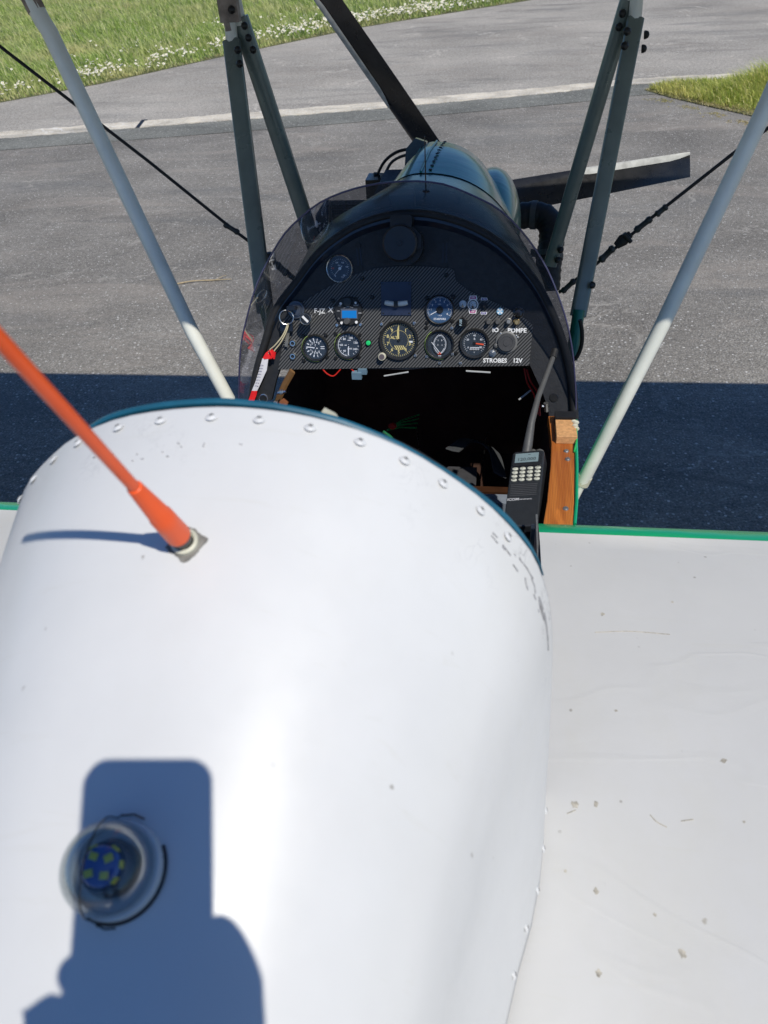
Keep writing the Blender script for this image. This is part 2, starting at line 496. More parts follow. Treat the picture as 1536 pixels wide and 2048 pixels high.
# ================================================================== THE GROUND
def asphalt(name, base, stones, stone_amt, streaks=True, warm=.0, big=.9):
    mt, nt, out = new_mat(name)
    v = coords(nt)
    c = ramp(nt, noise(nt, v, big, 5, .6), [(.30, tuple(x * .70 for x in base)), (.70, tuple(x * 1.20 for x in base))])
    fine = noise(nt, v, 95, 4, .7)
    c = mixc(nt, .75, c, ramp(nt, fine, [(.30, gray(.12)), (.50, gray(.48)), (.70, gray(.90))]), 'OVERLAY')
    vo = nt.nodes.new('ShaderNodeTexVoronoi'); vo.inputs['Scale'].default_value = 85; L(nt, v, vo.inputs['Vector'])
    rnd = nt.nodes.new('ShaderNodeSeparateColor'); L(nt, vo.outputs['Color'], rnd.inputs[0])
    pick = ramp(nt, rnd.outputs[0], [(.70, gray(0)), (.80, gray(1))])
    core = ramp(nt, vo.outputs['Distance'], [(.25, gray(1)), (.42, gray(0))])
    c = mixc(nt, mathn(nt, 'MULTIPLY', mathn(nt, 'MULTIPLY', pick, core), stone_amt), c, stones)
    vo2 = nt.nodes.new('ShaderNodeTexVoronoi'); vo2.inputs['Scale'].default_value = 38; L(nt, v, vo2.inputs['Vector'])
    rn2 = nt.nodes.new('ShaderNodeSeparateColor'); L(nt, vo2.outputs['Color'], rn2.inputs[0])
    p2 = mathn(nt, 'MULTIPLY', ramp(nt, rn2.outputs[1], [(.76, gray(0)), (.80, gray(1))]), ramp(nt, vo2.outputs['Distance'], [(.17, gray(1)), (.26, gray(0))]))
    c = mixc(nt, mathn(nt, 'MULTIPLY', p2, .9), c, (.72, .70, .66))
    c = mixc(nt, .35, c, ramp(nt, noise(nt, v, 28, 3, .6), [(.30, gray(.2)), (.70, gray(.8))]), 'OVERLAY')
    if streaks:
        vs = coords(nt, (.55, 1.6, 1), (0, 0, R(-14)))
        st = noise(nt, vs, 1.1, 6, .65, .8)
        c = mixc(nt, ramp(nt, st, [(.52, gray(0)), (.72, gray(.48))]), c, (.46, .40, .34))
        c = mixc(nt, ramp(nt, noise(nt, coords(nt, (.5, 2.0, 1), (0, 0, R(-14)), (4, 2, 0)), .9, 5, .6, .4), [(.54, gray(0)), (.72, gray(.5))]), c, (.14, .145, .145))
    wl2 = noise(nt, coords(nt, (1, 1, 1), (0, 0, 0), (7, 3, 0)), .55, 6, .62, .5)
    vein = mathn(nt, 'MULTIPLY', ramp(nt, wl2, [(.492, gray(0)), (.5, gray(1)), (.508, gray(0))]), ramp(nt, noise(nt, v, 1.3, 3), [(.48, gray(0)), (.6, gray(.55))]))
    c = mixc(nt, vein, c, tuple(min(1, x * 1.9) for x in base))
    wl3 = noise(nt, coords(nt, (.25, 1, 1), (0, 0, R(-12)), (2, 9, 0)), .8, 5, .5, 1.4)
    mark = mathn(nt, 'MULTIPLY', ramp(nt, wl3, [(.53, gray(0)), (.545, gray(1)), (.56, gray(0))]), ramp(nt, noise(nt, v, .4, 2), [(.5, gray(0)), (.6, gray(.35))]))
    c = mixc(nt, mark, c, (.07, .07, .07))
    h = mathn(nt, 'ADD', fine, mathn(nt, 'MULTIPLY', vo.outputs['Distance'], -.6))
    bsdf(nt, out, c, .85, 0, 0, bump(nt, h, 1.0, .008), .25)
    return mt
M_apron = asphalt('worn_apron_asphalt', (.264, .246, .218), (.50, .48, .45), .85)
M_taxi = asphalt('pale_taxiway_asphalt', (.420, .388, .340), (.45, .43, .40), .5, True, 0, .35)
M_seam = asphalt('dark_seam_asphalt', (.225, .225, .200), (.35, .36, .36), .3, False)
M_conc = asphalt('pale_concrete', (.76, .69, .57), (.90, .85, .75), .6, True, 0, 3)
M_soil = simple('green_soil', (.12, .13, .05), .9, 0, 0, .4, 1.5)

def sheet(name, pts, z, mat, thick=0.0):
    mb = MB()
    if thick: mb.prism(pts, z - thick, z)
    else: mb.add([(p[0], p[1], z) for p in pts], [tuple(range(len(pts)))])
    return tag(put(name, mb, mat, smooth=False), kind='structure')

sheet('ground', [(-600, -600), (600, -600), (600, 600), (-600, 600)], -.012, M_soil)
# kerb strip line (its near edge), the taxiway lies beyond it, the apron on this side
KL = [(-34, 1.6), (-16, 6.42), (-5.68, 9.10), (-4.08, 9.434), (-1.655, 9.95), (.706, 10.56), (1.55, 10.88), (2.4, 10.98), (4.2, 11.0), (30, 11.0)]
def off(line, d):
    out = []
    for i, p in enumerate(line):
        a = Vector(line[max(i - 1, 0)]); b = Vector(line[min(i + 1, len(line) - 1)])
        t = (b - a).normalized(); nn = Vector((-t.y, t.x))
        out.append((p[0] + nn.x * d, p[1] + nn.y * d))
    return out
sheet('apron', [(-34, -30)] + [p for p in off(KL, .2)] + [(30, -30)], 0, M_apron)
sheet('taxiway', off(KL, .25) + [(30, 60), (-34, 60)], -.004, M_taxi)
sheet('asphalt_seam', off(KL, -.62) + off(KL, .01)[::-1], .004, M_seam)
# concrete kerb strip in slabs with a gap between two of them
kerb = empty('concrete_kerb', (0, 0, 0)); tag(kerb, kind='structure')
kd = [0]
for a, b in zip(KL, KL[1:]): kd.append(kd[-1] + math.dist(a, b))
def kat(d):
    for i in range(len(KL) - 1):
        if kd[i + 1] >= d or i == len(KL) - 2:
            t = (d - kd[i]) / (kd[i + 1] - kd[i]); a, b = Vector(KL[i]), Vector(KL[i + 1]); return a.lerp(b, t), (b - a).normalized()
# distance along the line of the open joint
dj = kd[3] - 0.02
k0 = dj - 3 * 5.2
starts = [k0 + 5.2 * i for i in range(8)]
for i, sd in enumerate(starts):
    L0 = [kat(sd + (.02 if abs(sd - dj) < .1 else .004) + (5.2 - (.04 if abs(sd + 5.2 - dj) < .1 else .008)) * k / 60) for k in range(61)]
    top = []; bot = []
    for p, t in L0:
        nn = Vector((-t.y, t.x)); bot.append(p + nn * random.uniform(-.02, .035)); top.append(p + nn * (.36 + random.uniform(-.03, .03)))
    if i: bot[0] = bot[0]
    mb = MB(); mb.prism([tuple(q) for q in bot] + [tuple(q) for q in top[::-1]], -.05, .008 + .003 * (i % 2))
    put('kerb_slab', mb, M_conc, kerb, smooth=False)
# the dark bottom of the joint
p, t = kat(dj); nn = Vector((-t.y, t.x))
mb = MB(); mb.prism([tuple(p - t * .035), tuple(p + t * .035), tuple(p + t * .035 + nn * .44), tuple(p - t * .035 + nn * .44)], -.003, .0065)
put('joint_bottom', mb, M_black, kerb, smooth=False)

# ------------------------------------------------------------------ grass
def in_poly(x, y, poly):
    c = np.zeros(len(x), bool); n = len(poly); j = n - 1
    for i in range(n):
        xi, yi = poly[i]; xj, yj = poly[j]
        cond = ((yi > y) != (yj > y)) & (x < (xj - xi) * (y - yi) / (yj - yi + 1e-12) + xi)
        c ^= cond; j = i
    return c
def edge_dist(x, y, line):
    d = np.full(len(x), 1e9)
    for (x0, y0), (x1, y1) in zip(line, line[1:]):
        vx, vy = x1 - x0, y1 - y0
        t = np.clip(((x - x0) * vx + (y - y0) * vy) / (vx * vx + vy * vy), 0, 1)
        d = np.minimum(d, np.hypot(x - x0 - t * vx, y - y0 - t * vy))
    return d
def blades(name, xs, ys, hs, ws, lean, mat, label):
    n = len(xs)
    ang = RNG.uniform(0, 2 * np.pi, n); la = RNG.uniform(0, 2 * np.pi, n) * .5 + 2.2
    dx, dy = np.cos(ang) * ws / 2, np.sin(ang) * ws / 2
    lx, ly = np.cos(la) * lean * hs, np.sin(la) * lean * hs
    z0 = np.full(n, -.012)
    V = np.empty((n, 5, 3), np.float32)
    V[:, 0] = np.stack([xs - dx, ys - dy, z0], 1); V[:, 1] = np.stack([xs + dx, ys + dy, z0], 1)
    mx, my = xs + lx * .35, ys + ly * .35
    V[:, 2] = np.stack([mx + dx * .8, my + dy * .8, hs * .6], 1); V[:, 3] = np.stack([mx - dx * .8, my - dy * .8, hs * .6], 1)
    V[:, 4] = np.stack([xs + lx, ys + ly, hs * (1 - .25 * lean)], 1)
    base = (np.arange(n) * 5)[:, None]
    q = base + np.array([0, 1, 2, 3]); t = base + np.array([3, 2, 4])
    loops = np.concatenate([q, t], 1).ravel()
    me = bpy.data.meshes.new(name)
    me.vertices.add(n * 5); me.vertices.foreach_set('co', V.ravel())
    me.loops.add(len(loops)); me.loops.foreach_set('vertex_index', loops.astype(np.int32))
    me.polygons.add(2 * n)
    st = np.stack([np.arange(n) * 7, np.arange(n) * 7 + 4], 1).ravel().astype(np.int32)
    me.polygons.foreach_set('loop_start', st)
    me.update(calc_edges=True); me.validate()
    me.materials.append(mat)
    o = bpy.data.objects.new(name, me); col.objects.link(o)
    return tag(o, label, 'grass', kind='stuff')
def grass_mat(name, stops, patch, patch_amt):
    mt, nt, out = new_mat(name)
    g = nt.nodes.new('ShaderNodeNewGeometry')
    c = ramp(nt, g.outputs['Random Per Island'], stops)
    v = coords(nt)
    c = mixc(nt, ramp(nt, noise(nt, v, .55, 4, .6), [(.45, gray(0)), (.68, gray(patch_amt))]), c, patch)
    df = node(nt, 'ShaderNodeBsdfDiffuse'); L(nt, c, df.inputs[0])
    tl = node(nt, 'ShaderNodeBsdfTranslucent'); L(nt, c, tl.inputs[0])
    mx = nt.nodes.new('ShaderNodeMixShader'); mx.inputs[0].default_value = .35
    L(nt, df.outputs[0], mx.inputs[1]); L(nt, tl.outputs[0], mx.inputs[2]); L(nt, mx.outputs[0], out.inputs[0])
    return mt
M_grass = grass_mat('meadow_grass', [(0, (.22, .34, .06)), (.45, (.42, .56, .14)), (.75, (.64, .70, .28)), (1, (.85, .78, .50))], (.74, .68, .34), .8)
M_grassR = grass_mat('yellowing_grass', [(0, (.28, .40, .07)), (.45, (.52, .60, .13)), (.8, (.76, .72, .26)), (1, (.88, .78, .42))], (.80, .72, .28), .7)
M_straw = grass_mat('dry_straw', [(0, (.40, .33, .15)), (.5, (.58, .48, .24)), (1, (.70, .62, .38))], (.36, .38, .12), .6)

GLE = [(-20, -6), (-14, 2.0), (-10, 7.3), (-6.95, 11.345), (-5.95, 12.55), (-4.66, 14.77), (-2.76, 17.72), (.62, 21.1), (6, 26.5), (14, 33)]
GLP = GLE + [(14, 60), (-40, 60), (-40, -6)]
sheet('grass_field', GLP, .0, M_soil)
def scatter(poly, line, box, n, keep):
    xs = RNG.uniform(box[0], box[1], n); ys = RNG.uniform(box[2], box[3], n)
    ok = in_poly(xs, ys, poly); xs, ys = xs[ok], ys[ok]
    d = edge_dist(xs, ys, line)
    k = RNG.uniform(0, 1, len(xs)) < keep(xs, ys, d)
    return xs[k], ys[k], d[k]
view = [(-10.5, 7.5), (-6, 10.5), (3, 20), (6, 26), (4, 34), (-22, 46), (-30, 40), (-16, 14)]
def keepL(x, y, d):
    r = np.hypot(x, y)
    return in_poly(x, y, view) * np.clip((14.0 / r) ** 1.7, .05, 1)
xs, ys, d = scatter(GLP, GLE, (-30, 6, 7, 46), 1500000, keepL)
jag = .10 * np.sin(xs * 5.1) + .07 * np.sin(ys * 9.3 + xs * 3)
k = d > .04 + np.clip(jag, -.03, .3) * .8; xs, ys, d = xs[k], ys[k], d[k]
tuft = .5 + .5 * np.sin(xs * 2.3 + np.sin(ys * 1.7) * 2) * np.sin(ys * 2.9 + np.sin(xs * 1.3) * 2)
hs = (.05 + .17 * np.clip(d / 1.2, 0, 1)) * RNG.uniform(.55, 1.25, len(xs)) * (.75 + .5 * tuft)
blades('meadow_grass', xs, ys, hs, RNG.uniform(.006, .013, len(xs)) * (1 + np.hypot(xs, ys) / 40), RNG.uniform(.1, .9, len(xs)), M_grass, 'long green meadow grass behind the taxiway, top left')
xs, ys, d = scatter(GLP, GLE, (-30, 6, 7, 46), 700000, lambda x, y, d: in_poly(x, y, view) * (d < .32 + .12 * np.sin(x * 4)) * np.clip((15 / np.hypot(x, y)), 0, 1))
blades('dry_grass_edge', xs, ys, RNG.uniform(.015, .06, len(xs)), RNG.uniform(.006, .014, len(xs)), RNG.uniform(.5, 1.8, len(xs)), M_straw, 'dry straw coloured grass fringe along the far taxiway edge')

GRE = [(30, 10.9), (6, 10.9), (3.3, 10.85), (2.35, 10.84), (2.0, 10.78), (1.80, 10.55), (1.92, 10.28), (2.10, 9.95), (2.27, 9.66), (2.52, 9.28), (2.78, 8.86), (3.15, 8.2), (3.8, 7.2), (5.2, 5.8), (30, 3)]
sheet('grass_verge', GRE, .008, M_soil)
xs, ys, d = scatter(GRE, GRE[1:-1], (1.6, 8, 5.5, 11), 700000, lambda x, y, d: np.clip(3.5 / np.maximum(x, .1), 0, 1) * .25)
k = d > .03 + .05 * np.abs(np.sin(xs * 7 + ys * 5)); xs, ys, d = xs[k], ys[k], d[k]
hs = (.04 + .24 * np.clip(d / .9, 0, 1)) * RNG.uniform(.45, 1.3, len(xs)) * (.75 + .35 * np.sin(xs * 4 + 1) * np.sin(ys * 5)) * (1 + .75 * np.clip((ys - 9.3) / 1.0, 0, 1))
blades('verge_grass', xs, ys, hs, RNG.uniform(.005, .010, len(xs)), RNG.uniform(.2, 1.0, len(xs)), M_grassR, 'short yellow green grass tongue on the right between apron and taxiway')
xs, ys, d = scatter(GRE, GRE[3:-1], (1.6, 8, 5.5, 11), 260000, lambda x, y, d: (d < .3) * .6)
blades('dry_verge_edge', xs, ys, RNG.uniform(.012, .05, len(xs)), RNG.uniform(.005, .012, len(xs)), RNG.uniform(.6, 2., len(xs)), M_straw, 'straw coloured rim of the right hand grass tongue')
# loose straw on the asphalt beside the tongue
n = 900
tt = RNG.uniform(0, 1, n); a = np.array([1.95, 10.1]); b = np.array([2.95, 8.2])
px_ = a[0] + (b[0] - a[0]) * tt - np.abs(RNG.normal(0, .09, n)); py_ = a[1] + (b[1] - a[1]) * tt - np.abs(RNG.normal(0, .06, n))
cl = (np.sin(tt * 31) > .1); px_, py_ = px_[cl], py_[cl]
blades('loose_straw', px_, py_, RNG.uniform(.006, .014, len(px_)), RNG.uniform(.006, .016, len(px_)), RNG.uniform(2, 7, len(px_)), M_straw, 'loose straw lying on the asphalt beside the grass tongue')

# ------------------------------------------------------------------ daisies along the edge of the meadow
mb_v = []; mb_f = []; mb_m = []
def daisies():
    n0 = 60000
    xs = RNG.uniform(-12, 5, n0); ys = RNG.uniform(7, 26, n0)
    ok = in_poly(xs, ys, GLP); xs, ys = xs[ok], ys[ok]
    d = edge_dist(xs, ys, GLE)
    cl = .5 + .5 * np.sin(xs * 3.1 + 1) * np.sin(ys * 2.1 + xs * .9)
    far = np.clip((ys - 15) / 4, 0, 1)
    pr = np.exp(-((d - .42) / .30) ** 2) * (.12 + .88 * cl ** 1.3) * (1 + 1.1 * far) + .035 * (d > .6) * (d < 3.0) * cl
    k = RNG.uniform(0, 1, len(xs)) < pr * 1.5
    xs, ys, d = xs[k], ys[k], d[k]
    V = []; F = []; MI = []
    for x, y, dd in zip(xs, ys, d):
        h = random.uniform(.07, .14) + .10 * min(1, dd / 1.2); r = random.uniform(.017, .030)
        nrm = Vector((random.uniform(-.6, .6), random.uniform(-.9, .2), 1)).normalized()
        a_ = nrm.orthogonal().normalized(); b_ = nrm.cross(a_); c_ = Vector((x, y, h)); o = len(V)
        ph = random.random()
        for i in range(8):
            rr = r * (1 if i % 2 else .72)
            V.append(tuple(c_ + (a_ * math.cos(ph + i * math.pi / 4) + b_ * math.sin(ph + i * math.pi / 4)) * rr))
        F.append(tuple(range(o, o + 8))); MI.append(0)
        o = len(V)
        for i in range(5): V.append(tuple(c_ + nrm * .004 + (a_ * math.cos(i * 1.2566) + b_ * math.sin(i * 1.2566)) * r * .33))
        F.append(tuple(range(o, o + 5))); MI.append(1)
        o = len(V)
        V.extend([(x - .0015, y, 0), (x + .0015, y, 0), tuple(c_)]); F.append((o, o + 1, o + 2)); MI.append(2)
    me = bpy.data.meshes.new('daisies'); me.from_pydata(V, [], F)
    for m_ in (simple('daisy_petals', (.80, .78, .68), .7, 0, 0, .06), simple('daisy_centre', (.62, .42, .06), .7), simple('daisy_stem', (.08, .15, .03), .7)): me.materials.append(m_)
    me.polygons.foreach_set('material_index', MI)
    o = bpy.data.objects.new('daisies', me); col.objects.link(o)
    tag(o, 'white daisies crowded along the taxiway edge of the meadow', 'flowers', kind='stuff')
    return len(xs)
print('daisies', daisies())

# dry twig on the apron
mb = MB(); mb.tube(smooth_line([(-1.9483, 4.7208, 0.006), (-1.8439, 4.7563, 0.012), (-1.6962, 4.7821, 0.008), (-1.5827, 4.7882, 0.012)], 14), [.004, .005, .0045, .004, .005, .004, .004, .0045, .005, .004, .004, .003, .003, .002], 6)
mb.tube([(-1.6962, 4.7821, 0.008), (-1.6558, 4.836, 0.014), (-1.6413, 4.8547, 0.01)], .002, 5)
tag(put('twig', mb, M_twig), 'thin pale bent twig lying on the apron left of the cockpit', 'twig')

# ================================================================== THE AIRCRAFT
AC = empty('aircraft', (0, 0, 0))
tag(AC, 'small green and white tandem wing aircraft with open cockpit parked on apron', 'aircraft')
PR = (R(70), 0, 0)                                   # the tilt of everything fixed to the panel
PO = Vector((0, 1.40, 1.17)); PU = Vector((1, 0, 0)); PV = Vector((0, math.sin(R(20)), math.cos(R(20)))); PN = Vector((0, -math.cos(R(20)), math.sin(R(20))))
def pw(u, v, w=0.): return PO + PU * u + PV * v + PN * w
def on_panel(name, mb, mats, uv, w=.0, parent=None, **kw):
    return put(name, mb, mats, parent or AC, tuple(pw(uv[0], uv[1], w)), PR, **kw)

# ---- rear turtledeck: arch profile at the front, falling and narrowing towards the tail
ARCH = [(-0.1854, 0.451, 1.558), (-0.1662, 0.451, 1.5821), (-0.1466, 0.451, 1.5994), (-0.1218, 0.451, 1.617), (-0.0848, 0.451, 1.6333), (-0.0493, 0.451, 1.6413), (-0.0098, 0.451, 1.6455), (0.0256, 0.451, 1.6447), (0.0631, 0.451, 1.639), (0.0985, 0.451, 1.628), (0.1309, 0.451, 1.6126), (0.1588, 0.451, 1.5927), (0.1858, 0.451, 1.5689), (0.2074, 0.451, 1.5432), (0.2229, 0.451, 1.5201), (0.2327, 0.451, 1.4933), (0.2404, 0.451, 1.4632), (0.2455, 0.451, 1.4187), (0.2499, 0.451, 1.3454), (0.2533, 0.451, 1.2694), (0.2556, 0.451, 1.1914)]
ZB = 1.178
arch = [Vector(p) for p in ARCH]
lft = []                                              # hidden left foot mirrors the right one
for z_, x_ in ((1.178, -.250), (1.25, -.2515), (1.32, -.252), (1.38, -.250), (1.42, -.2465)): lft.append(Vector((x_, .451, z_)))
arch = resample(smooth_line([tuple(p) for p in lft + arch], 121), 73)
ST = [(.451, .250, 1.643), (.449, .2502, 1.6425), (.40, .2475, 1.621), (.36, .243, 1.604), (.32, .235, 1.587), (.28, .2235, 1.570), (.24, .214, 1.552), (.18, .200, 1.527), (.10, .186, 1.494), (0, .172, 1.455), (-.15, .152, 1.40), (-.4, .125, 1.33), (-.8, .09, 1.26), (-1.3, .06, 1.21)]
def deck_pt(p, st, grow=0.):
    y, w, c = st
    kx = w / .250; kz = (c - ZB) / (1.643 - ZB)
    h_ = (p.z - ZB) / (1.643 - ZB); f_ = max(0, min(1, (.451 - y) / .11)); q_ = min(1, h_ / .55)
    kx *= 1 - (.105 if p.x > 0 else .02) * f_ * q_ * q_ * (3 - 2 * q_)
    return Vector((p.x * kx, y, ZB + (p.z - ZB) * kz))
mb = MB()
rows = [[tuple(deck_pt(p, st)) for p in arch] for st in ST]
mb.grid(rows)
deck = put('turtledeck', mb, M_deck, AC)
sm_ = deck.modifiers.new('thickness', 'SOLIDIFY'); sm_.thickness = .0022; sm_.offset = -1
def deck_surface(x, y):
    for a, b in zip(ST, ST[1:]):
        if a[0] >= y >= b[0]:
            t = (a[0] - y) / (a[0] - b[0]); st = tuple(a[i] + (b[i] - a[i]) * t for i in range(3)); break
    row = [deck_pt(p, st) for p in arch]
    best = None
    for p, q in zip(row, row[1:]):
        if (p.x - x) * (q.x - x) <= 0 and max(p.z, q.z) > ZB + .12:
            t = (x - p.x) / (q.x - p.x + 1e-9); r_ = p.lerp(q, t)
            if best is None or r_.z > best.z: best = r_
    return best
def deck_normal(x, y):
    e = .006
    a = deck_surface(x + e, y) - deck_surface(x - e, y); b = deck_surface(x, y - e) - deck_surface(x, y + e)
    n_ = a.cross(b)
    n_.normalize()
    return n_ if n_.z > 0 else -n_
# dome head screws with washers along the front edge and the right foot of the sheet
sb = MB(); sb.lathe([(.0046, 0), (.0044, .0004), (.0036, .0006), (.0032, .0008), (.0028, .0013), (.0016, .0017), (0, .0018)], 18)
sb.box((0, 0, .0018), (.0036, .0009, .0006), 1); sb.box((0, 0, .0018), (.0009, .0036, .0006), 1)
screw_me = sb.mesh('deck_screw', [simple('painted_screw', (.70, .70, .69), .40, .0, .1, .1, 60), simple('screw_slot', (.25, .25, .25), .6)])
def orient(nrm, spin=0.):
    q = Vector(nrm).to_track_quat('Z', 'Y')
    return (q.to_matrix() @ Matrix.Rotation(spin, 3, 'Z')).to_euler()
for p in [(-0.1796, 0.4425, 1.5592), (-0.1629, 0.4425, 1.5811), (-0.1404, 0.4425, 1.6013), (-0.1156, 0.4425, 1.6179), (-0.0802, 0.4425, 1.634), (-0.046, 0.4425, 1.6416), (-0.007, 0.4425, 1.6458), (0.028, 0.4425, 1.6454), (0.0641, 0.4425, 1.6386), (0.0988, 0.4425, 1.6281), (0.13, 0.4425, 1.6128), (0.1565, 0.4425, 1.593), (0.1836, 0.4425, 1.5694), (0.2037, 0.4425, 1.5448)]:
    q = Vector(p)
    # closest point on the row at y=.438
    t = (.451 - .438) / .05
    row = [deck_pt(a, (.4425, .2499, 1.6393)) for a in arch]
    i = min(range(1, len(row) - 1), key=lambda k: (row[k] - q).length)
    tg = (row[i + 1] - row[i - 1]).normalized(); nr = tg.cross(Vector((0, 1, .0))).normalized()
    cen = Vector((0, .438, 1.35))
    if nr.dot(row[i] - cen) < 0: nr = -nr
    share('screw', screw_me, deck, tuple(q + nr * ((row[i] - q).dot(nr) + .0003)), orient(nr, random.random() * 3))
for (y_, x_, z_) in ((.425, 0, 0), (.386, 0, 0), (.346, 0, 0), (.306, 0, 0), (.268, 0, 0), (.225, 0, 0), (.17, 0, 0)):
    for a, b in zip(ST, ST[1:]):
        if a[0] >= y_ >= b[0]: t = (a[0] - y_) / (a[0] - b[0]); st_ = tuple(a[k] + (b[k] - a[k]) * t for k in range(3)); break
    rw = [deck_pt(p, st_) for p in arch if p.x > 0]
    k_ = min(range(1, len(rw) - 1), key=lambda k: abs(rw[k].z - 1.212)); tg = (rw[k_ + 1] - rw[k_ - 1]).normalized(); nr = Vector((-tg.z, 0, tg.x))
    if nr.x < 0: nr = -nr
    share('screw', screw_me, deck, tuple(rw[k_] + nr * .0003), orient(nr + Vector((0, .1, .25)), random.random() * 3))
# teal edge trim just ahead of the deck
mb = MB()
tp = smooth_line([(-0.1177, 0.463, 1.6144), (-0.1033, 0.463, 1.6232), (-0.083, 0.463, 1.6312), (-0.0499, 0.463, 1.6383), (-0.0109, 0.463, 1.6421), (0.0151, 0.463, 1.641), (0.037, 0.463, 1.6386), (0.0657, 0.463, 1.6322), (0.087, 0.463, 1.6252), (0.1153, 0.463, 1.6119), (0.1404, 0.463, 1.596), (0.1698, 0.463, 1.5744), (0.1966, 0.463, 1.5495), (0.2159, 0.463, 1.5246), (0.2272, 0.463, 1.5044), (0.2331, 0.463, 1.4875)], 60)
mb.tube(tp, [.0029] * 50 + [.0029 - .00025 * k for k in range(10)], 8, 0, (1, 1.1))
put('cockpit_edge_trim', mb, M_trim, AC)
mb = MB()
ins = [Vector((p.x * .985, .455, ZB + (p.z - ZB) * .985)) for p in arch if p.z > 1.33]
fr = [tuple(p) for p in ins]; inn = [(p.x * .86, .455, ZB + (p.z - ZB) * .86) for p in ins]
fr2 = [(p[0], .467, p[2]) for p in fr]; inn2 = [(p[0], .467, p[2]) for p in inn]
mb.grid([fr, fr2, inn2, inn, fr])
put('arch_former', mb, M_black, AC)

# ---- beacon on the deck
bx, by = .003, .177
bp = deck_surface(bx, by); bn = deck_normal(bx, by)
beacon = empty('beacon', tuple(bp), orient(bn), AC); beacon.scale = (.80, .80, .98)
mb = MB(); mb.lathe([(.0305, -.004), (.0310, .003), (.0300, .0065), (.0265, .0075), (.0255, .004), (0, .004)], 48)
put('base_ring', mb, simple('beacon_base', (.55, .58, .58), .3, 0, .3, .05), beacon)
mb = MB()
outer = [(.0285, .006), (.0290, .010), (.0290, .016)] + [(.0290 * math.cos(a), .016 + .019 * math.sin(a)) for a in [i * math.pi / 2 / 10 for i in range(1, 11)]]
inner = [(max(0, r - .0016), z - (.0014 if r < .02 else 0)) for r, z in outer]
mb.lathe(outer + inner[::-1] + [outer[0]], 48)
put('dome', mb, M_dome, beacon)
mb = MB(); mb.lathe([(.0175, .0045), (.0180, .012), (.0150, .0205), (.0135, .0205), (.0125, .0185), (0, .0185)], 32)
put('lamp_cup', mb, simple('chromed_cup', (.10, .11, .12), .18, .6, 0, .2), beacon)
mb = MB(); mb.lathe([(.0122, .0187), (.0122, .0240), (.0112, .0250), (0, .0250)], 24)
put('circuit_board', mb, M_pcb, beacon)
lm = MB(); lm.box((0, 0, .0006), (.0052, .0044, .0012)); led_me = lm.mesh('led', [M_led], False)
for (x_, y_, a_) in ((-.0055, -.0048, .3), (.0048, -.0052, .1), (.0052, .0048, .5), (-.0048, .0052, -.2)):
    share('led', led_me, beacon, (x_, y_, .0250), (0, 0, a_))
for a_ in (-.6, .15, 1.0, 2.2):
    share('led', led_me, beacon, (.0123 * math.cos(a_), .0123 * math.sin(a_), .0218), (0, math.pi / 2, a_) if False else Matrix.Rotation(a_, 3, 'Z').to_4x4().to_3x3().to_euler() if False else (Matrix.Rotation(a_, 3, 'Z') @ Matrix.Rotation(math.pi / 2, 3, 'Y')).to_euler())
mb = MB()
cl_ = [(0, -.0335, .003), (0, -.0305, .008)] + [(0, .0300 * math.sin(a), .016 + .0200 * math.cos(a)) for a in [(-1 + 2 * i / 20) * math.pi / 2 for i in range(21)]] + [(0, .0305, .008), (0, .0335, .003)]
mb.tube([(p[0] - .004, p[1], p[2]) for p in cl_], .0006, 6)
mb.tube([(-.004, -.0325, .004), (.001, -.0345, .003), (.008, -.0335, .003)], .0007, 6)
mb.tube([(-.004, .0325, .004), (.004, .0340, .003), (.012, .0315, .003)], .0007, 6)
put('wire_clip', mb, M_gloss, beacon)
mb = MB(); mb.lathe([(.0330, 0.0003), (.0322, .0010), (.0310, .0012)], 48, a0=-2.0, a1=.55)
put('sealant_bead', mb, M_black, beacon)

# ---- whip antenna
ap = deck_surface(-0.0031, 0.3518); an_ = deck_normal(ap.x, ap.y)
antenna = empty('whip_antenna', tuple(ap), (0, 0, 0), AC)
def rel(p): return tuple(Vector(p) - ap)
AP = Vector((0.0054, 0.2435, 1.7979))
A0 = ap; A1 = ap.lerp(AP, .075); A2 = ap.lerp(AP, .2); A3 = ap.lerp(AP, .40); A4 = AP; A5 = ap.lerp(AP, 1.75)
ax = (A2 - A0).normalized()
base = ap
mb = MB()
pts = []
rr_ = random.Random(5)
for i in range(40):
    a = 2 * math.pi * i / 40
    r_ = .0105 / max(abs(math.cos(a + .5)), abs(math.sin(a + .5))) ** .85 * (1 + .10 * (rr_.random() - .5) + .05 * math.sin(a * 7))
    pts.append((math.cos(a) * r_, math.sin(a) * r_))
mb.prism(pts, .0002, .0012)
put('sealant_patch', mb, M_sealant, antenna, (0, 0, 0), orient(an_))
mb = MB(); mb.lathe([(.0088, .001), (.0090, .004), (.0070, .005), (.0066, .003), (0, .003)], 24)
put('white_collar', mb, M_cream, antenna, (0, 0, 0), orient(an_))
mb = MB(); mb.tube([rel(base + an_ * .003), rel(base.lerp(A1, .5)), rel(A1)], [.0052, .0052, .0056], 14, 0)
for t in (.15, .28, .41, .54):
    c_ = base.lerp(A1, t); mb.tube([rel(c_ - ax * .0008), rel(c_ + ax * .0008)], .0062, 14)
put('coupling', mb, M_gloss, antenna)
mb = MB(); mb.tube([rel(base.lerp(A1, .62)), rel(base.lerp(A1, .98))], [.0066, .0066], 16)
put('grey_ring', mb, simple('grey_ring', (.08, .085, .085), .5), antenna)
d_ = (A3 - A1)
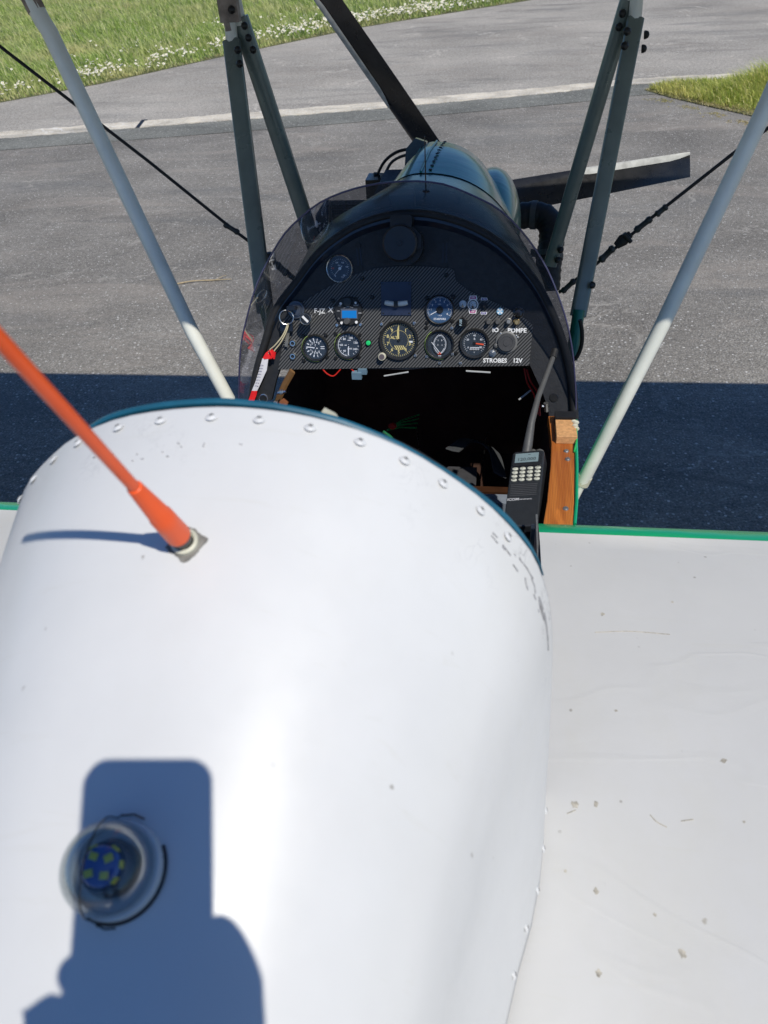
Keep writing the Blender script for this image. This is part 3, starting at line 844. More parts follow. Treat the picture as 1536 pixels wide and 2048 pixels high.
mb = MB(); mb.tube([rel(base.lerp(A1, .95)), rel(A1), rel(A1 + d_ * .28), rel(A1 + d_ * .42), rel(A1 + d_ * .44), rel(A1 + d_ * .98), rel(A3), rel(A3 + (A4 - A3) * .004)], [.0072, .0080, .0076, .0074, .0068, .0045, .0041, .0032], 18)
put('orange_boot', mb, M_orange, antenna)
mb = MB(); mb.tube([rel(p) for p in smooth_line([tuple(A3), tuple(A4), tuple(A5)], 12)], .0034, 12)
put('whip', mb, M_orange, antenna)

# ---- rear wing, both halves and the part that runs under the deck
AF = [(.941, 1.130), (.9455, 1.138), (.944, 1.148), (.932, 1.1575), (.900, 1.1670), (.898, 1.1672), (.86, 1.1745), (.75, 1.186), (.62, 1.193), (.45, 1.192), (.25, 1.180), (.05, 1.158), (-.15, 1.128), (-.28, 1.104), (-.28, 1.098), (.0, 1.095), (.5, 1.088), (.85, 1.10)]
def wing(x0, x1, n, af, mats, name, sag=.0):
    mb = MB(); rows = []
    for i in range(n + 1):
        x = x0 + (x1 - x0) * i / n
        rows.append([(x, y, z + abs(x) * .003 + (0 if j < 5 or j > 13 else -.0016 * (1 - math.cos(2 * math.pi * (abs(x) - .262) / .31)) * .5)) for j, (y, z) in enumerate(af)])
    v = [p for r in rows for p in r]; k = len(af)
    for i in range(n):
        for j in range(k):
            j2 = (j + 1) % k
            mb.add([rows[i][j], rows[i][j2], rows[i + 1][j2], rows[i + 1][j]], [(0, 1, 2, 3)], 1 if (j < 4 or j == k - 1) else 0)
    for r in (rows[0], rows[-1]): mb.add(r, [tuple(range(k))], 0)
    return put(name, mb, mats, AC, angle=50)
wr = wing(.262, 3.3, 60, AF, [M_wing, M_green], 'rear_wing'); wr['label'] = 'white right half of the rear wing with green leading edge'
wl = wing(-.262, -3.3, 60, AF, [M_wing, M_green], 'rear_wing'); wl['label'] = 'white left half of the rear wing with green leading edge'
AFC = [(.52, 1.1925)] + [p for p in AF[9:] if p[0] < .51]
mb = MB(); cs = []
for x in (-.262, -.13, 0, .13, .262): cs.append([(x, y, z + .262 * .003) for y, z in AFC])
kk = len(AFC)
for a, b in zip(cs, cs[1:]):
    for q in range(kk): mb.add([a[q], a[(q + 1) % kk], b[(q + 1) % kk], b[q]], [(0, 1, 2, 3)])
put('wing_centre_section', mb, M_wing, AC, angle=50)
for sx in (1, -1):
    mb = MB()
    mb.box((sx * .259, .72, 1.12), (.003, .44, .10)); mb.box((sx * .256, .935, 1.12), (.008, .012, .06))
    rib = put('root_rib', mb, M_dull, AC, smooth=False)
# sealant seam where the deck foot meets the wing
mb = MB(); seam = [Vector((w + .0012, y, 1.1925 - .022 * max(0, .40 - y))) for (y, w, c) in ST[1:9]]
mb.tube(seam, .0030, 6)
put('foot_seam', mb, simple('yellowed_seam', (.36, .34, .29), .6, 0, 0, .25, 60, .4, 200), AC)

# scuffs and paint chips with shapes of their own, lying on deck and wing
from mathutils.bvhtree import BVHTree
def bvh_of(o): return BVHTree.FromPolygons([v.co[:] for v in o.data.vertices], [p.vertices[:] for p in o.data.polygons])
BD = bvh_of(deck); BW = bvh_of(wr)
def on(b, p, lift=.0003):
    h = b.find_nearest(Vector(p)); n_ = h[1] if h[1].dot(CAM - h[0]) > 0 else -h[1]
    return h[0] + n_ * lift, n_
mb = MB(); rs = random.Random(3)
for st_ in ([(0.1817, 0.437, 1.5453), (0.1845, 0.437, 1.5371)], [(0.1875, 0.437, 1.55), (0.1902, 0.437, 1.5448)], [(0.1893, 0.437, 1.5349), (0.1902, 0.437, 1.5315)], [(0.1919, 0.437, 1.5376), (0.1939, 0.437, 1.5317), (0.1956, 0.437, 1.5268)], [(0.1887, 0.437, 1.5167), (0.1912, 0.437, 1.5095)], [(0.1997, 0.437, 1.5069), (0.1945, 0.437, 1.5008), (0.1924, 0.437, 1.4936)], [(0.2054, 0.437, 1.5314), (0.2052, 0.437, 1.5284)], [(0.2118, 0.437, 1.5278), (0.2117, 0.437, 1.5228)], [(0.2132, 0.437, 1.5239), (0.2189, 0.437, 1.5145), (0.2234, 0.437, 1.5075)],
            [(0.2193, 0.437, 1.5072), (0.2194, 0.437, 1.4993), (0.2148, 0.437, 1.492)], [(0.2072, 0.437, 1.4914), (0.2086, 0.437, 1.4861)], [(0.2188, 0.437, 1.4758), (0.2214, 0.437, 1.4848), (0.2242, 0.437, 1.4828), (0.2277, 0.437, 1.4703), (0.2262, 0.437, 1.4639), (0.2216, 0.437, 1.4686), (0.2203, 0.437, 1.477)], [(0.2242, 0.437, 1.4828), (0.2265, 0.437, 1.4885), (0.2296, 0.437, 1.4833), (0.2333, 0.437, 1.4747)], [(0.2307, 0.437, 1.466), (0.2348, 0.437, 1.453), (0.2366, 0.437, 1.4383), (0.2393, 0.437, 1.4295)], [(0.2342, 0.437, 1.4719), (0.2375, 0.437, 1.4585), (0.2397, 0.437, 1.4398), (0.2394, 0.437, 1.4276)], [(0.2083, 0.437, 1.4761), (0.208, 0.437, 1.4732)],
            [(-0.0076, 0.42, 1.6388), (-0.0077, 0.42, 1.6351), (-0.0075, 0.42, 1.631)], [(-0.0245, 0.42, 1.6326), (-0.0234, 0.42, 1.6309)], [(0.0176, 0.42, 1.6396), (0.02, 0.42, 1.6388)], [(-0.0282, 0.42, 1.6398), (-0.0262, 0.42, 1.6374)], [(-0.0966, 0.42, 1.6239), (-0.0948, 0.42, 1.6249)], [(-0.0555, 0.42, 1.6215), (-0.0557, 0.42, 1.6193)], [(-0.0367, 0.42, 1.6225), (-0.0358, 0.42, 1.6217)], [(-0.0317, 0.42, 1.6129), (-0.0299, 0.42, 1.6125)], [(-0.0557, 0.42, 1.608), (-0.0554, 0.42, 1.6063)], [(-0.0503, 0.42, 1.61), (-0.0481, 0.42, 1.6096)], [(-0.0776, 0.42, 1.6267), (-0.0774, 0.42, 1.625)]):
    q = [on(BD, p)[0] for p in smooth_line(st_, max(2, 5 * len(st_)))]
    mb.tube(q, [.00035 + .0003 * rs.random() for _ in q], 5)
tag(put('scuff_mark', mb, simple('scuff_grey', (.33, .33, .34), .7, 0, 0, .4, 200), deck), kind='stuff')
mb = MB()
for (p, r_) in [(q, .0042) for q in [(0.3059, 0.4458, 1.185), (0.4418, 0.5082, 1.185), (0.3, 0.359, 1.185), (0.2971, 0.2899, 1.185), (0.3364, 0.7167, 1.185)]] + [(q, .0058) for q in [(0.3699, 0.3147, 1.17), (0.2854, 0.4442, 1.17)]] + [(q, .0024) for q in [(0.337, 0.5627, 1.185), (0.4275, 0.748, 1.185), (0.4473, 0.441, 1.185), (0.2726, 0.375, 1.185), (0.351, 0.344, 1.185)]]:
    c_, n_ = on(BW, p, .0001); k_ = 13; r_ *= .72
    mb.prism([(math.cos(2 * math.pi * i / k_) * r_ * rs.uniform(.45, 1.1), math.sin(2 * math.pi * i / k_) * r_ * rs.uniform(.5, 1.4)) for i in range(k_)], 0, .0003, 0, Matrix.Translation(c_) @ n_.to_track_quat('Z', 'Y').to_matrix().to_4x4())
for st_ in ([(0.3581, 0.4395, 1.185), (0.3639, 0.4326, 1.185), (0.3728, 0.4282, 1.185)], [(0.3873, 0.436, 1.185), (0.3992, 0.4388, 1.185)], [(0.2769, 0.4325, 1.185), (0.2855, 0.4372, 1.185)], [(0.3238, 0.6825, 1.19), (0.3668, 0.6885, 1.19), (0.4145, 0.6873, 1.19)]):
    q = [on(BW, p)[0] for p in smooth_line(st_, 8)]; mb.tube(q, .0006, 5)
tag(put('paint_chip', mb, simple('chip_brown', (.42, .39, .33), .7, 0, 0, .4, 200), wr), kind='stuff')

# ---- front wing overhead
AFF = [(2.300, 1.985), (2.295, 2.01), (2.25, 2.045), (2.1, 2.085), (1.9, 2.10), (1.6, 2.085), (1.3, 2.03), (1.036, 1.962), (1.036, 1.955), (1.3, 1.975), (1.7, 1.975), (2.1, 1.97), (2.27, 1.97)]
mb = MB(); mb.prism([(-y, z) for y, z in AFF], -3.4, 3.4, 0, Matrix(((0, 0, 1, 0), (-1, 0, 0, 0), (0, 1, 0, 0), (0, 0, 0, 1))))
put('front_wing', mb, simple('wing_fabric_white', (.62, .63, .62), .5), AC, smooth=True, angle=30)

# ---- fuselage sides, floor, longerons
def side(sx):
    mb = MB()
    top = [(sx * .325, 1.46, 1.02), (sx * .330, 1.262, 1.02), (sx * .334, 1.25, 1.148), (sx * .328, 1.05, 1.146), (sx * .318, .94, 1.144), (sx * .262, .45, 1.14), (sx * .17, -.2, 1.12), (sx * .05, -1.6, 1.12)]
    bot = [(p[0], p[1], .64 if p[1] > -.1 else .64 + .25 * (-.1 - p[1])) for p in top]
    f1 = [(sx * .30, 1.80, 1.05), (sx * .24, 2.2, 1.13)]; fb = [(sx * .30, 1.80, .66), (sx * .24, 2.2, .80)]
    T = f1[::-1] + top; B = fb[::-1] + bot
    mb.grid([T, B])
    T2 = [(p[0] - sx * .004, p[1], p[2]) for p in T]; B2 = [(p[0] - sx * .004, p[1], p[2]) for p in B]
    mb.grid([T2, B2], 1); mb.grid([T, T2], 0)
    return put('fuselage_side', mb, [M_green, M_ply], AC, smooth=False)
side(1); side(-1)
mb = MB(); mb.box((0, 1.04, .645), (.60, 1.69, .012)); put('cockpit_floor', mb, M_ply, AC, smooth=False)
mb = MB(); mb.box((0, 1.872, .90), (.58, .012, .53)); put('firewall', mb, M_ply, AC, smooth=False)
# wooden longeron, right side in view
for sx in (1, -1):
    mb = MB()
    P = [(1.262, .334, .288), (1.25, .3345, .289), (1.17, .330, .291), (1.10, .327, .287), (1.0, .3205, .278), (.94, .315, .270), (.70, .290, .245), (.45, .255, .215)]
    v = []
    for (y, xo, xi) in P: v += [(sx * xo, y, 1.150), (sx * xi, y, 1.150), (sx * xi, y, 1.128), (sx * xo, y, 1.128)]
    f = [(0, 1, 2, 3)] + [(4 * i + k, 4 * i + (k + 1) % 4, 4 * i + 4 + (k + 1) % 4, 4 * i + 4 + k) for i in range(len(P) - 1) for k in range(4)] + [tuple(4 * (len(P) - 1) + k for k in (3, 2, 1, 0))]
    mb.add(v, f)
    lg = put('longeron', mb, M_wood, AC, smooth=False)
    bm_ = lg.modifiers.new('edge', 'BEVEL'); bm_.width = .0015; bm_.segments = 2; bm_.limit_method = 'ANGLE'
    mb = MB(); mb.box((sx * .3165, 1.196, 1.158), (.036, .056, .016)); bk = put('end_block', mb, M_endgrain, lg, smooth=False)
    bm_ = bk.modifiers.new('edge', 'BEVEL'); bm_.width = .0012; bm_.segments = 2
    mb = MB(); mb.box((sx * .3175, 1.237, 1.160), (.038, .022, .018)); put('black_cap', mb, M_black, lg, smooth=False)
    mb = MB(); mb.lathe([(.0048, 0), (.0048, .0008), (.0035, .0024), (0, .0028)], 14); mb.box((0, 0, .0026), (.0062, .001, .0008))
    sc_me = mb.mesh('wood_screw', [M_dull])
    for (x_, y_) in ((.3155, 1.145), (.3165, 1.120), (.3065, .982)):
        share('wood_screw', sc_me, lg, (sx * x_, y_, 1.150), (0, 0, random.random() * 3))
# green skin edge outside of the longeron, knot and cord
mb = MB(); mb.tube([(.338, 1.25, 1.150), (.334, 1.17, 1.151), (.331, 1.10, 1.151), (.3245, 1.0, 1.151), (.3185, .945, 1.150)], .0026, 6)
put('skin_edge', mb, M_green, AC)
mb = MB()
kn = Vector((0.3325, 1.2043, 1.165))
for dx, dy, dz in ((0, 0, 0), (.002, .008, .002), (-.001, .014, 0), (.002, -.006, -.002)): mb.ball(tuple(kn + Vector((dx, dy, dz))), .0048, 8, 0, (1.2, .7, 1))
mb.tube([tuple(kn + Vector((.002, -.005, 0))), tuple(kn + Vector((.001, -.04, -.006))), tuple(kn + Vector((-.004, -.065, -.012)))], .0014, 6, 1)
put('knotted_cord', mb, [M_cream, M_greenw], AC)

# ---- instrument panel: former board, coaming, rim
RIM = [(-0.3225, -0.0696), (-0.309, -0.0112), (-0.2882, 0.0459), (-0.2609, 0.1144), (-0.2143, 0.171), (-0.1651, 0.2268), (-0.1038, 0.2679), (-0.0474, 0.2881), (0.0061, 0.2955), (0.0619, 0.2911), (0.129, 0.2714), (0.1908, 0.2366), (0.2482, 0.1807), (0.2888, 0.1173), (0.3179, 0.0507), (0.338, -0.0196), (0.3491, -0.0961)]
INN = [(0.2997, -0.0971), (0.2953, -0.0737), (0.2827, -0.0435), (0.2661, -0.0107), (0.254, 0.013), (0.0023, -0), (-0.2587, -0.0032), (-0.2686, -0.0263), (-0.2807, -0.0688)]
rim = [Vector(p) for p in smooth_line([(p[0], p[1], 0) for p in RIM], 61)]
board = [Vector((p.x * .985, p.y * .985 - (.016 if p.y > .1 else .016 * max(0, p.y) / .1), 0)) for p in rim]
mb = MB()
mb.prism([(p.x, p.y) for p in board] + [(a, b) for a, b in INN], -.012, 0)
panel = on_panel('instrument_panel', mb, M_vinyl, (0, 0), smooth=False)
# coaming band, a dished collar between the board and the rim
mb = MB()
r0 = [(p.x, p.y, .001) for p in board]
r1 = [(p.x * 1.0, p.y + .0, .010) for p in [board[i].lerp(rim[i], .45) for i in range(61)]]
r2 = [(p.x, p.y, .010) for p in rim]
mb.grid([r0, r1, r2])
on_panel('coaming', mb, simple('navy_coaming', (.010, .018, .034), .34, 0, .3, .15), (0, 0))
mb = MB(); mb.tube([(p.x, p.y, .004) for p in rim], .0085, 10)
on_panel('rim_padding', mb, M_black, (0, 0))

# carbon fibre plate
CF = [(-0.262, -0.0043), (0.2532, 0.01), (0.2569, 0.0878), (0.2428, 0.1002), (0.2329, 0.1058), (0.2239, 0.1125), (0.1766, 0.1332), (0.1441, 0.1474), (0.1283, 0.155), (0.1045, 0.1719), (0.1002, 0.1915), (0.0943, 0.1952), (0.0455, 0.1992), (-0.0056, 0.2004), (-0.0553, 0.196), (-0.1057, 0.1821), (-0.1521, 0.1603), (-0.1972, 0.1361), (-0.2208, 0.1213), (-0.2383, 0.1045), (-0.2541, 0.0845), (-0.2497, 0.0462)]
mb = MB(); mb.prism([tuple(p) for p in CF], .0005, .0030)
plate = on_panel('carbon_plate', mb, M_carbon, (0, 0), smooth=False)

# vertical slots of the board
for px in ([(-0.0885, 0.2392), (-0.0843, 0.1981)], [(0.0818, 0.2467), (0.0816, 0.2018)]):
    mb = MB(); (x0, y0), (x1, y1) = px
    bar_into(mb, x0, y0, x1, y1, .009, .0003, 0, .0008); bar_into(mb, x0, y0, x1, y1, .0035, .0012, 1, .0006)
    mb.cyl(.0055, .0003, .003, 10, 1, Matrix.Translation((x0, y0, 0))); mb.cyl(.0050, .0003, .003, 10, 1, Matrix.Translation((x1, y1, 0)))
    put('slot', mb, [M_navy, M_black], panel)

# round cap with clamp at the top of the board
cp = (0.0003, 0.2421)
cap = empty('round_cap', tuple(pw(cp[0], cp[1], 0)), PR, AC)
mb = MB(); mb.lathe([(0, .0), (.034, 0), (.037, .012), (.037, .040), (0, .040)], 32, 0, Matrix.Translation((.006, -.004, 0)))
put('cap_housing', mb, M_black, cap)
mb = MB(); mb.lathe([(.031, .036), (.0335, .044), (.033, .050), (.030, .0525), (.0045, .0515), (.004, .054), (0, .054)], 36)
put('cap_disc', mb, M_rubgrey if False else simple('cap_black', (.016, .017, .020), .42, 0, .1), cap)
mb = MB(); mb.prism([(-.019, .026), (.021, .026), (.023, .046), (.016, .050), (-.014, .050), (-.019, .046)], .010, .046)
put('clamp_block', mb, M_black, cap)
mb = MB(); mb.prism([(-.038, -.006), (-.030, -.010), (-.030, .014), (-.038, .010)], .02, .045); put('clamp_ear', mb, M_black, cap); mb = MB(); mb.prism([(.030, -.012), (.040, -.008), (.040, .016), (.030, .014)], .02, .045)
put('clamp_ear', mb, M_black, cap)

# ---- gauges
def gauge(name, px, r, label=None, rim_m=M_bezel, lime=False, depth=.012, dial_m=M_dial, rim_w=.0045, z=.003, ov=1.0):
    g = empty(name, tuple(pw(px[0], px[1], z)), PR, AC)
    if label: g['label'] = label
    mb = MB(); mb.lathe([(r, 0), (r, .006), (r - .0012, .0075), (r - rim_w + .001, .0070), (r - rim_w, .003), (r - rim_w, -.0005)], 40)
    put('bezel', mb, rim_m, g)
    if lime:
        mb = MB(); mb.lathe([(r + .0004, .0008), (r + .0011, .0010), (r + .0011, .0050), (r + .0004, .0058)], 30, a0=R(125), a1=R(285))
        put('bezel_edge', mb, M_lime, g)
    mb = MB(); mb.cyl(r - rim_w + .0004, -.0004, .0004, 32)
    put('dial', mb, dial_m, g)
    mb = MB(); mb.cyl(r - rim_w + .0003, .0046, .0050, 32)
    put('glass', mb, M_gglass, g)
    return g
def ticks(mb, r0, r1, a0, a1, n, w, z=.0005, mi=0):
    for i in range(n + 1):
        a = R(a0 + (a1 - a0) * i / n)
        bar_into(mb, r0 * math.cos(a), r0 * math.sin(a), r1 * math.cos(a), r1 * math.sin(a), w, z, mi)
def digits(mb, seq, r, a0, da, size, mi=0, z=.0005, bold=.02):
    for i, t in enumerate(seq):
        if t == '': continue
        a = R(a0 + da * i); text_into(mb, t, size, r * math.cos(a), r * math.sin(a), z, mi, 0, .0003, bold)
def needle(g, a, l, w, m_, back=0., z=.0016, w1=None, hub=.003, hubm=None):
    mb = MB(); a = R(a); c, s_ = math.cos(a), math.sin(a)
    bar_into(mb, -c * back, -s_ * back, c * l, s_ * l, w, z, 0, .0005, w1)
    mb.cyl(hub, z, z + .0012, 14, 1)
    return put('needle', mb, [m_, hubm or M_bezel], g)

# fuel pressure gauge, silver rim
g = gauge('pressure_gauge', (-0.1256, 0.1964), .0270, 'pressure gauge with silver rim on the upper left board', M_steel, z=.0, rim_w=.0030)
mb = MB(); ticks(mb, .0165, .0185, -60, 240, 25, .0005); digits(mb, ['0.4', '0.6'], .0125, 118, -56, .0042); digits(mb, ['0.2'], .0145, 178, 0, .0042, 1); digits(mb, ['0.8'], .0145, 12, 0, .0042)
digits(mb, ['10'], .0150, -60, 0, .0042); text_into(mb, 'bar', .0045, -.001, .0062, .0005); digits(mb, ['0', '1.0'], .0170, -125, 50, .004)
put('markings', mb, [M_print, M_redprint], g); needle(g, 228, .0175, .0012, M_print, .007, w1=.0006, hubm=M_print)

# vertical speed indicator
g = gauge('vertical_speed_gauge', (-0.18, 0.0417), .0275, 'leftmost dial of the lower row, scale from 1 to 5 both ways', lime=True)
mb = MB()
up_ = [165, 143, 117, 85, 52]
for i in range(5):
    for s_ in (1, -1):
        a = R(155 - i * 26) * s_
        w_ = .0020 if i < 3 else .0012
        bar_into(mb, .0145 * math.cos(a) * 1.02, .0145 * math.sin(a), .0195 * math.cos(a), .0195 * math.sin(a), w_, .0005)
        text_into(mb, str(i + 1), .0062, .0112 * math.cos(a), .0112 * math.sin(a), .0005, 0, 0, .0003, .02)
bar_into(mb, -.020, -.0012, -.0175, -.0014, .002, .0005)
bar_into(mb, .0105, .0020, .0185, .0024, .0016, .0005); bar_into(mb, .0105, -.0018, .0185, -.0018, .0014, .0005)
bar_into(mb, -.0060, -.0012, .0042, -.0012, .0020, .0005)
for s_ in (1, -1): mb.cyl(.0011, .0005, .0008, 8, 0, Matrix.Translation((-.0006, s_ * .0065 - .001, 0))); bar_into(mb, -.0006, -.001, -.0006, s_ * .0085 - .001, .0006, .0005)
put('markings', mb, M_print, g); needle(g, 176, .0190, .0016, M_print, 0, w1=.0020, hub=.0018)

# air speed indicator
g = gauge('airspeed_gauge', (-0.1108, 0.0473), .0278, 'air speed dial with numbers 40 to 140, second in the lower row', lime=True)
mb = MB(); mb.lathe([(.0222, .0005), (.0222, .0008), (.0212, .0008), (.0212, .0005)], 26, 0, None, R(112), R(262))
ticks(mb, .0182, .0215, 270, -60, 18, .0008)
digits(mb, ['40', '60', '80', '100', '120', '140'], .0148, 232, -53, .0058)
text_into(mb, 'km/h', .0046, .002, -.0070, .0005, 0, 0, .0003, .02); bar_into(mb, -.0085, 0, -.0040, 0, .0014, .0005); bar_into(mb, -.002, .0098, .0045, .0098, .0014, .0005)
put('markings', mb, M_print, g); needle(g, 267, .0195, .0017, M_print, .002, w1=.0020, hub=.0016)

# altimeter
g = gauge('altimeter', (-0.0079, 0.058), .0395, 'largest dial, with yellow numbers and the word ALT', rim_w=.0055)
mb = MB(); ticks(mb, .0292, .0325, 90, -270, 50, .0007); ticks(mb, .0275, .0325, 90, -270, 10, .0010)
digits(mb, ['', '1', '2', '3', '4', '5', '6', '7', '8', '9'], .0235, 90, -36, .0092)
text_into(mb, 'ALT', .0082, -.0095, .0050, .0005, 0, 0, .0003, .02)
for i in range(5):
    x = -.0085 + i * .0042; bar_into(mb, x, -.0105, x + .0050, -.0185, .0018, .0005)
mb.lathe([(.0195, .0005), (.0195, .0007), (.0190, .0007)], 40, 0)
mb.box((.0245, -.0030, .0005), (.0075, .0036, .0003), 1)
put('markings', mb, [M_yellow, M_print], g)
mb = MB(); bar_into(mb, 0, .001, 0, .0285, .0018, .0022, 0, .0004, .0016); bar_into(mb, -.001, .0, -.0025, .0200, .0034, .0016, 0, .0004, .0014); mb.prism([(-.0030, .020), (.0, .020), (-.0005, .0265), (-.0015, .0265)], .0016, .0020)
mb.cyl(.0030, .0014, .0030, 14, 1)
put('needle', mb, [M_yellow, M_bezel], g)
mb = MB(); mb.lathe([(.0078, 0), (.0080, .012), (.0070, .0145), (0, .0145)], 20, 0, Matrix.Translation((-.0330, -.0320, .0))); mb.lathe([(.0058, .0146), (.0056, .0152), (0, .0152)], 20, 1, Matrix.Translation((-.0330, -.0320, .0)))
put('setting_knob', mb, [M_cream, simple('knob_face', (.12, .10, .11), .4)], g)

# tachometer
g = gauge('tachometer', (0.0741, 0.1179), .0285, 'blue dial with numbers 1 to 8 and a white needle at its lower left', dial_m=M_dialblue, rim_w=.0030)
mb = MB(); ticks(mb, .0222, .0250, 210, -30, 40, .0006); ticks(mb, .0200, .0250, 210, -30, 8, .0008)
digits(mb, ['', '1', '2', '3', '4', '5', '6', '7', '8'], .0170, 210, -30, .0052); text_into(mb, 'RPM', .0034, -.001, .0100, .0005); text_into(mb, 'x1000', .0034, 0, -.0115, .0005)
text_into(mb, 'STARFORS', .0052, 0, -.0182, .0005, 0, 0, .0003, .03)
put('markings', mb, M_print, g); needle(g, 208, .0205, .0011, M_print, 0, w1=.0017, hub=.0070)

# twin gauge
g = gauge('twin_gauge', (0.0751, 0.0507), .0290, 'round gauge with two curved scales facing each other', lime=True, rim_w=.0040)
mb = MB()
mb.lathe([(.0175, .0005), (.0175, .0016), (.0162, .0018), (.0162, .0005)], 40, 1, Matrix.Diagonal((.93, 1.25, 1, 1)))
for s_ in (1, -1):
    for i in range(17):
        a = R(-58 + 116 * i / 16); r_ = .0225
        cx_ = -s_ * .0100; x = cx_ + s_ * r_ * math.cos(a); y = r_ * math.sin(a) * .98
        l_ = .0030 if i % 4 == 0 else .0022
        bar_into(mb, x, y, x - s_ * l_ * math.cos(a), y - l_ * math.sin(a), .0008, .0005)
    pts_ = [(-s_ * .0100 + s_ * .0225 * math.cos(R(-58 + 4 * k)), .0225 * math.sin(R(-58 + 4 * k)) * .98) for k in range(30)]
    for p, q in zip(pts_, pts_[1:]): bar_into(mb, p[0], p[1], q[0], q[1], .0006, .0005)
    text_into(mb, '8' if s_ > 0 else '3', .0046, s_ * .0036, .0075, .0005); text_into(mb, '4', .0046, s_ * .0042, -.0018, .0005)
mb.cyl(.0008, .0005, .0009, 8, 0, Matrix.Translation((.0, .0165, 0))); mb.box((.0, -.0228, .0006), (.0060, .0018, .0003), 0)
mb.box((-.0020, -.0195, .0007), (.0050, .0014, .0003), 2, Matrix.Rotation(.0, 4, 'Z'))
bar_into(mb, .001, -.019, .0085, -.0085, .0007, .0006)
put('markings', mb, [M_print, M_bezel, M_redprint], g)
mb = MB(); bar_into(mb, .0025, -.0195, -.0165, .0040, .0012, .0018, 0, .0004); bar_into(mb, .0025, -.0195, -.001, -.0155, .0018, .0022, 1, .0003); put('needle', mb, [M_print, M_redprint], g)

# right gauge with red needle
g = gauge('hour_gauge', (0.1439, 0.0532), .0295, 'round gauge with thick red needle and counter window', rim_w=.0052)
mb = MB(); ticks(mb, .0190, .0218, 225, -45, 24, .0006); digits(mb, ['0', '20', '40', '60', '80'], .0150, 215, -62, .0050); text_into(mb, 'h', .006, 0, .0085, .0005, 0, 0, .0003, .03)
mb.box((.0008, -.0085, .0006), (.0180, .0012, .0003)); mb.box((.0, -.0118, .0005), (.0190, .0052, .0003), 1)
for i in range(6): text_into(mb, '0', .0048, -.0078 + i * .0032, -.0118, .0008, 0, 0, .0002, .03)
text_into(mb, 'V', .004, 0, -.0180, .0005)
put('markings', mb, [M_print, M_bezel], g); needle(g, -7, .0185, .0022, M_redprint, 0, w1=.0028, hub=.0030)

# small screws round the gauges and in the plate
sb = MB(); sb.lathe([(.0042, 0), (.0042, .0010), (.0030, .0028), (0, .0032)], 12); sb.box((0, 0, .0030), (.0056, .0010, .0008)); sb.box((0, 0, .0030), (.0010, .0056, .0008))
scr_b = sb.mesh('screw', [simple('black_screw', (.03, .03, .03), .35, .5)]); scr_s = bpy.data.meshes.new('screw'); scr_s = sb.mesh('screw', [M_steel])
dark = [(-0.2054, 0.0647), (-0.1582, 0.067), (-0.2065, 0.0149), (-0.1565, 0.0226), (-0.1373, 0.0691), (-0.0877, 0.0674), (-0.1387, 0.0207), (-0.0905, 0.0233), (0.0485, 0.0927), (0.0993, 0.0958), (0.0476, 0.083), (0.0522, 0.0307), (0.0858, 0.1832), (-0.0806, 0.1773), (-0.061, 0.1418), (-0.1416, 0.1351), (-0.0945, 0.138), (0.049, 0.1399), (0.1003, 0.1427), (0.1075, 0.0332)]
brt = [(-0.0423, 0.0894), (0.0235, 0.0916), (0.0258, 0.0274), (0.0985, 0.0822), (0.0492, 0.0257), (0.1006, 0.0312), (-0.1337, 0.087), (-0.0852, 0.0882), (0.0757, 0.0129), (0.117, 0.0134)]
for p in dark: share('screw', scr_b, plate, (p[0], p[1], .0030), (0, 0, random.random() * 3))
for p in brt: share('screw', scr_s, plate, (p[0], p[1], .0030), (0, 0, random.random() * 3))

# slip indicator plate
c_ = (-0.0127, 0.1389)
g = empty('slip_indicator', tuple(pw(c_[0], c_[1], .003)), PR, AC)
mb = MB(); mb.box((0, 0, .0012), (.0600, .0640, .0024)); put('backplate', mb, simple('dark_blue_plate', (.016, .026, .060), .4, 0, .2), g, smooth=False)
mb = MB(); arc = [(.110 * math.sin(R(a)), -.010 + .110 - .110 * math.cos(R(a)) - .0, .0020) for a in [(-12 + 24 * i / 10) for i in range(11)]]
mb.tube(arc, [.0040] + [.0052] * 9 + [.0040], 12); put('curved_tube', mb, simple('tube_liquid', (.80, .80, .74), .3, 0, .5), g)
mb = MB(); mb.box((0, -.010, .0075), (.0078, .0125, .0050)); put('dark_ball', mb, M_bezel, g)
mb = MB()
for a, b in ((-.026, .028), (.026, .028), (-.026, -.028), (.026, -.028)): mb.cyl(.0015, .0024, .0032, 8, 0, Matrix.Translation((a, b, 0)))
text_into(mb, '-', .006, 0, .012, .0025)
put('rivets', mb, M_bezel, g)

# transponder with blue screen
c_ = (-0.1093, 0.1147)
g = empty('transponder', tuple(pw(c_[0], c_[1], .003)), PR, AC); g['label'] = 'round black radio head with a lit blue screen'
mb = MB(); mb.lathe([(.0285, 0), (.0285, .003), (.0280, .0035), (.0270, .006), (0, .006)], 40); put('face', mb, simple('matt_face', (.012, .013, .015), .5), g)
mb = MB(); mb.box((.002, -.0045, .0066), (.0335, .0195, .0014)); put('screen_frame', mb, simple('screen_frame', (.10, .115, .15), .35), g, smooth=False)
mt, nt, out = new_mat('lit_blue_screen')
b_ = bsdf(nt, out, (.006, .13, .36), .25); b_.inputs['Emission Color'].default_value = (.004, .11, .38, 1); b_.inputs['Emission Strength'].default_value = .55
mb = MB(); mb.box((.0024, -.0058, .0075), (.0295, .0145, .0008)); put('screen', mb, mt, g, smooth=False)
mb = MB(); mb.lathe([(.0068, .006), (.0066, .016), (.0052, .018), (0, .018)], 20, 0, Matrix.Translation((-.002, -.0190, 0))); put('knob', mb, M_rubgrey, g)
mb = MB(); mb.lathe([(.0085, .006), (.0080, .012), (0, .0125)], 20, 0, Matrix.Translation((0, .0185, 0))); put('knob', mb, M_bezel, g)
mb = MB()
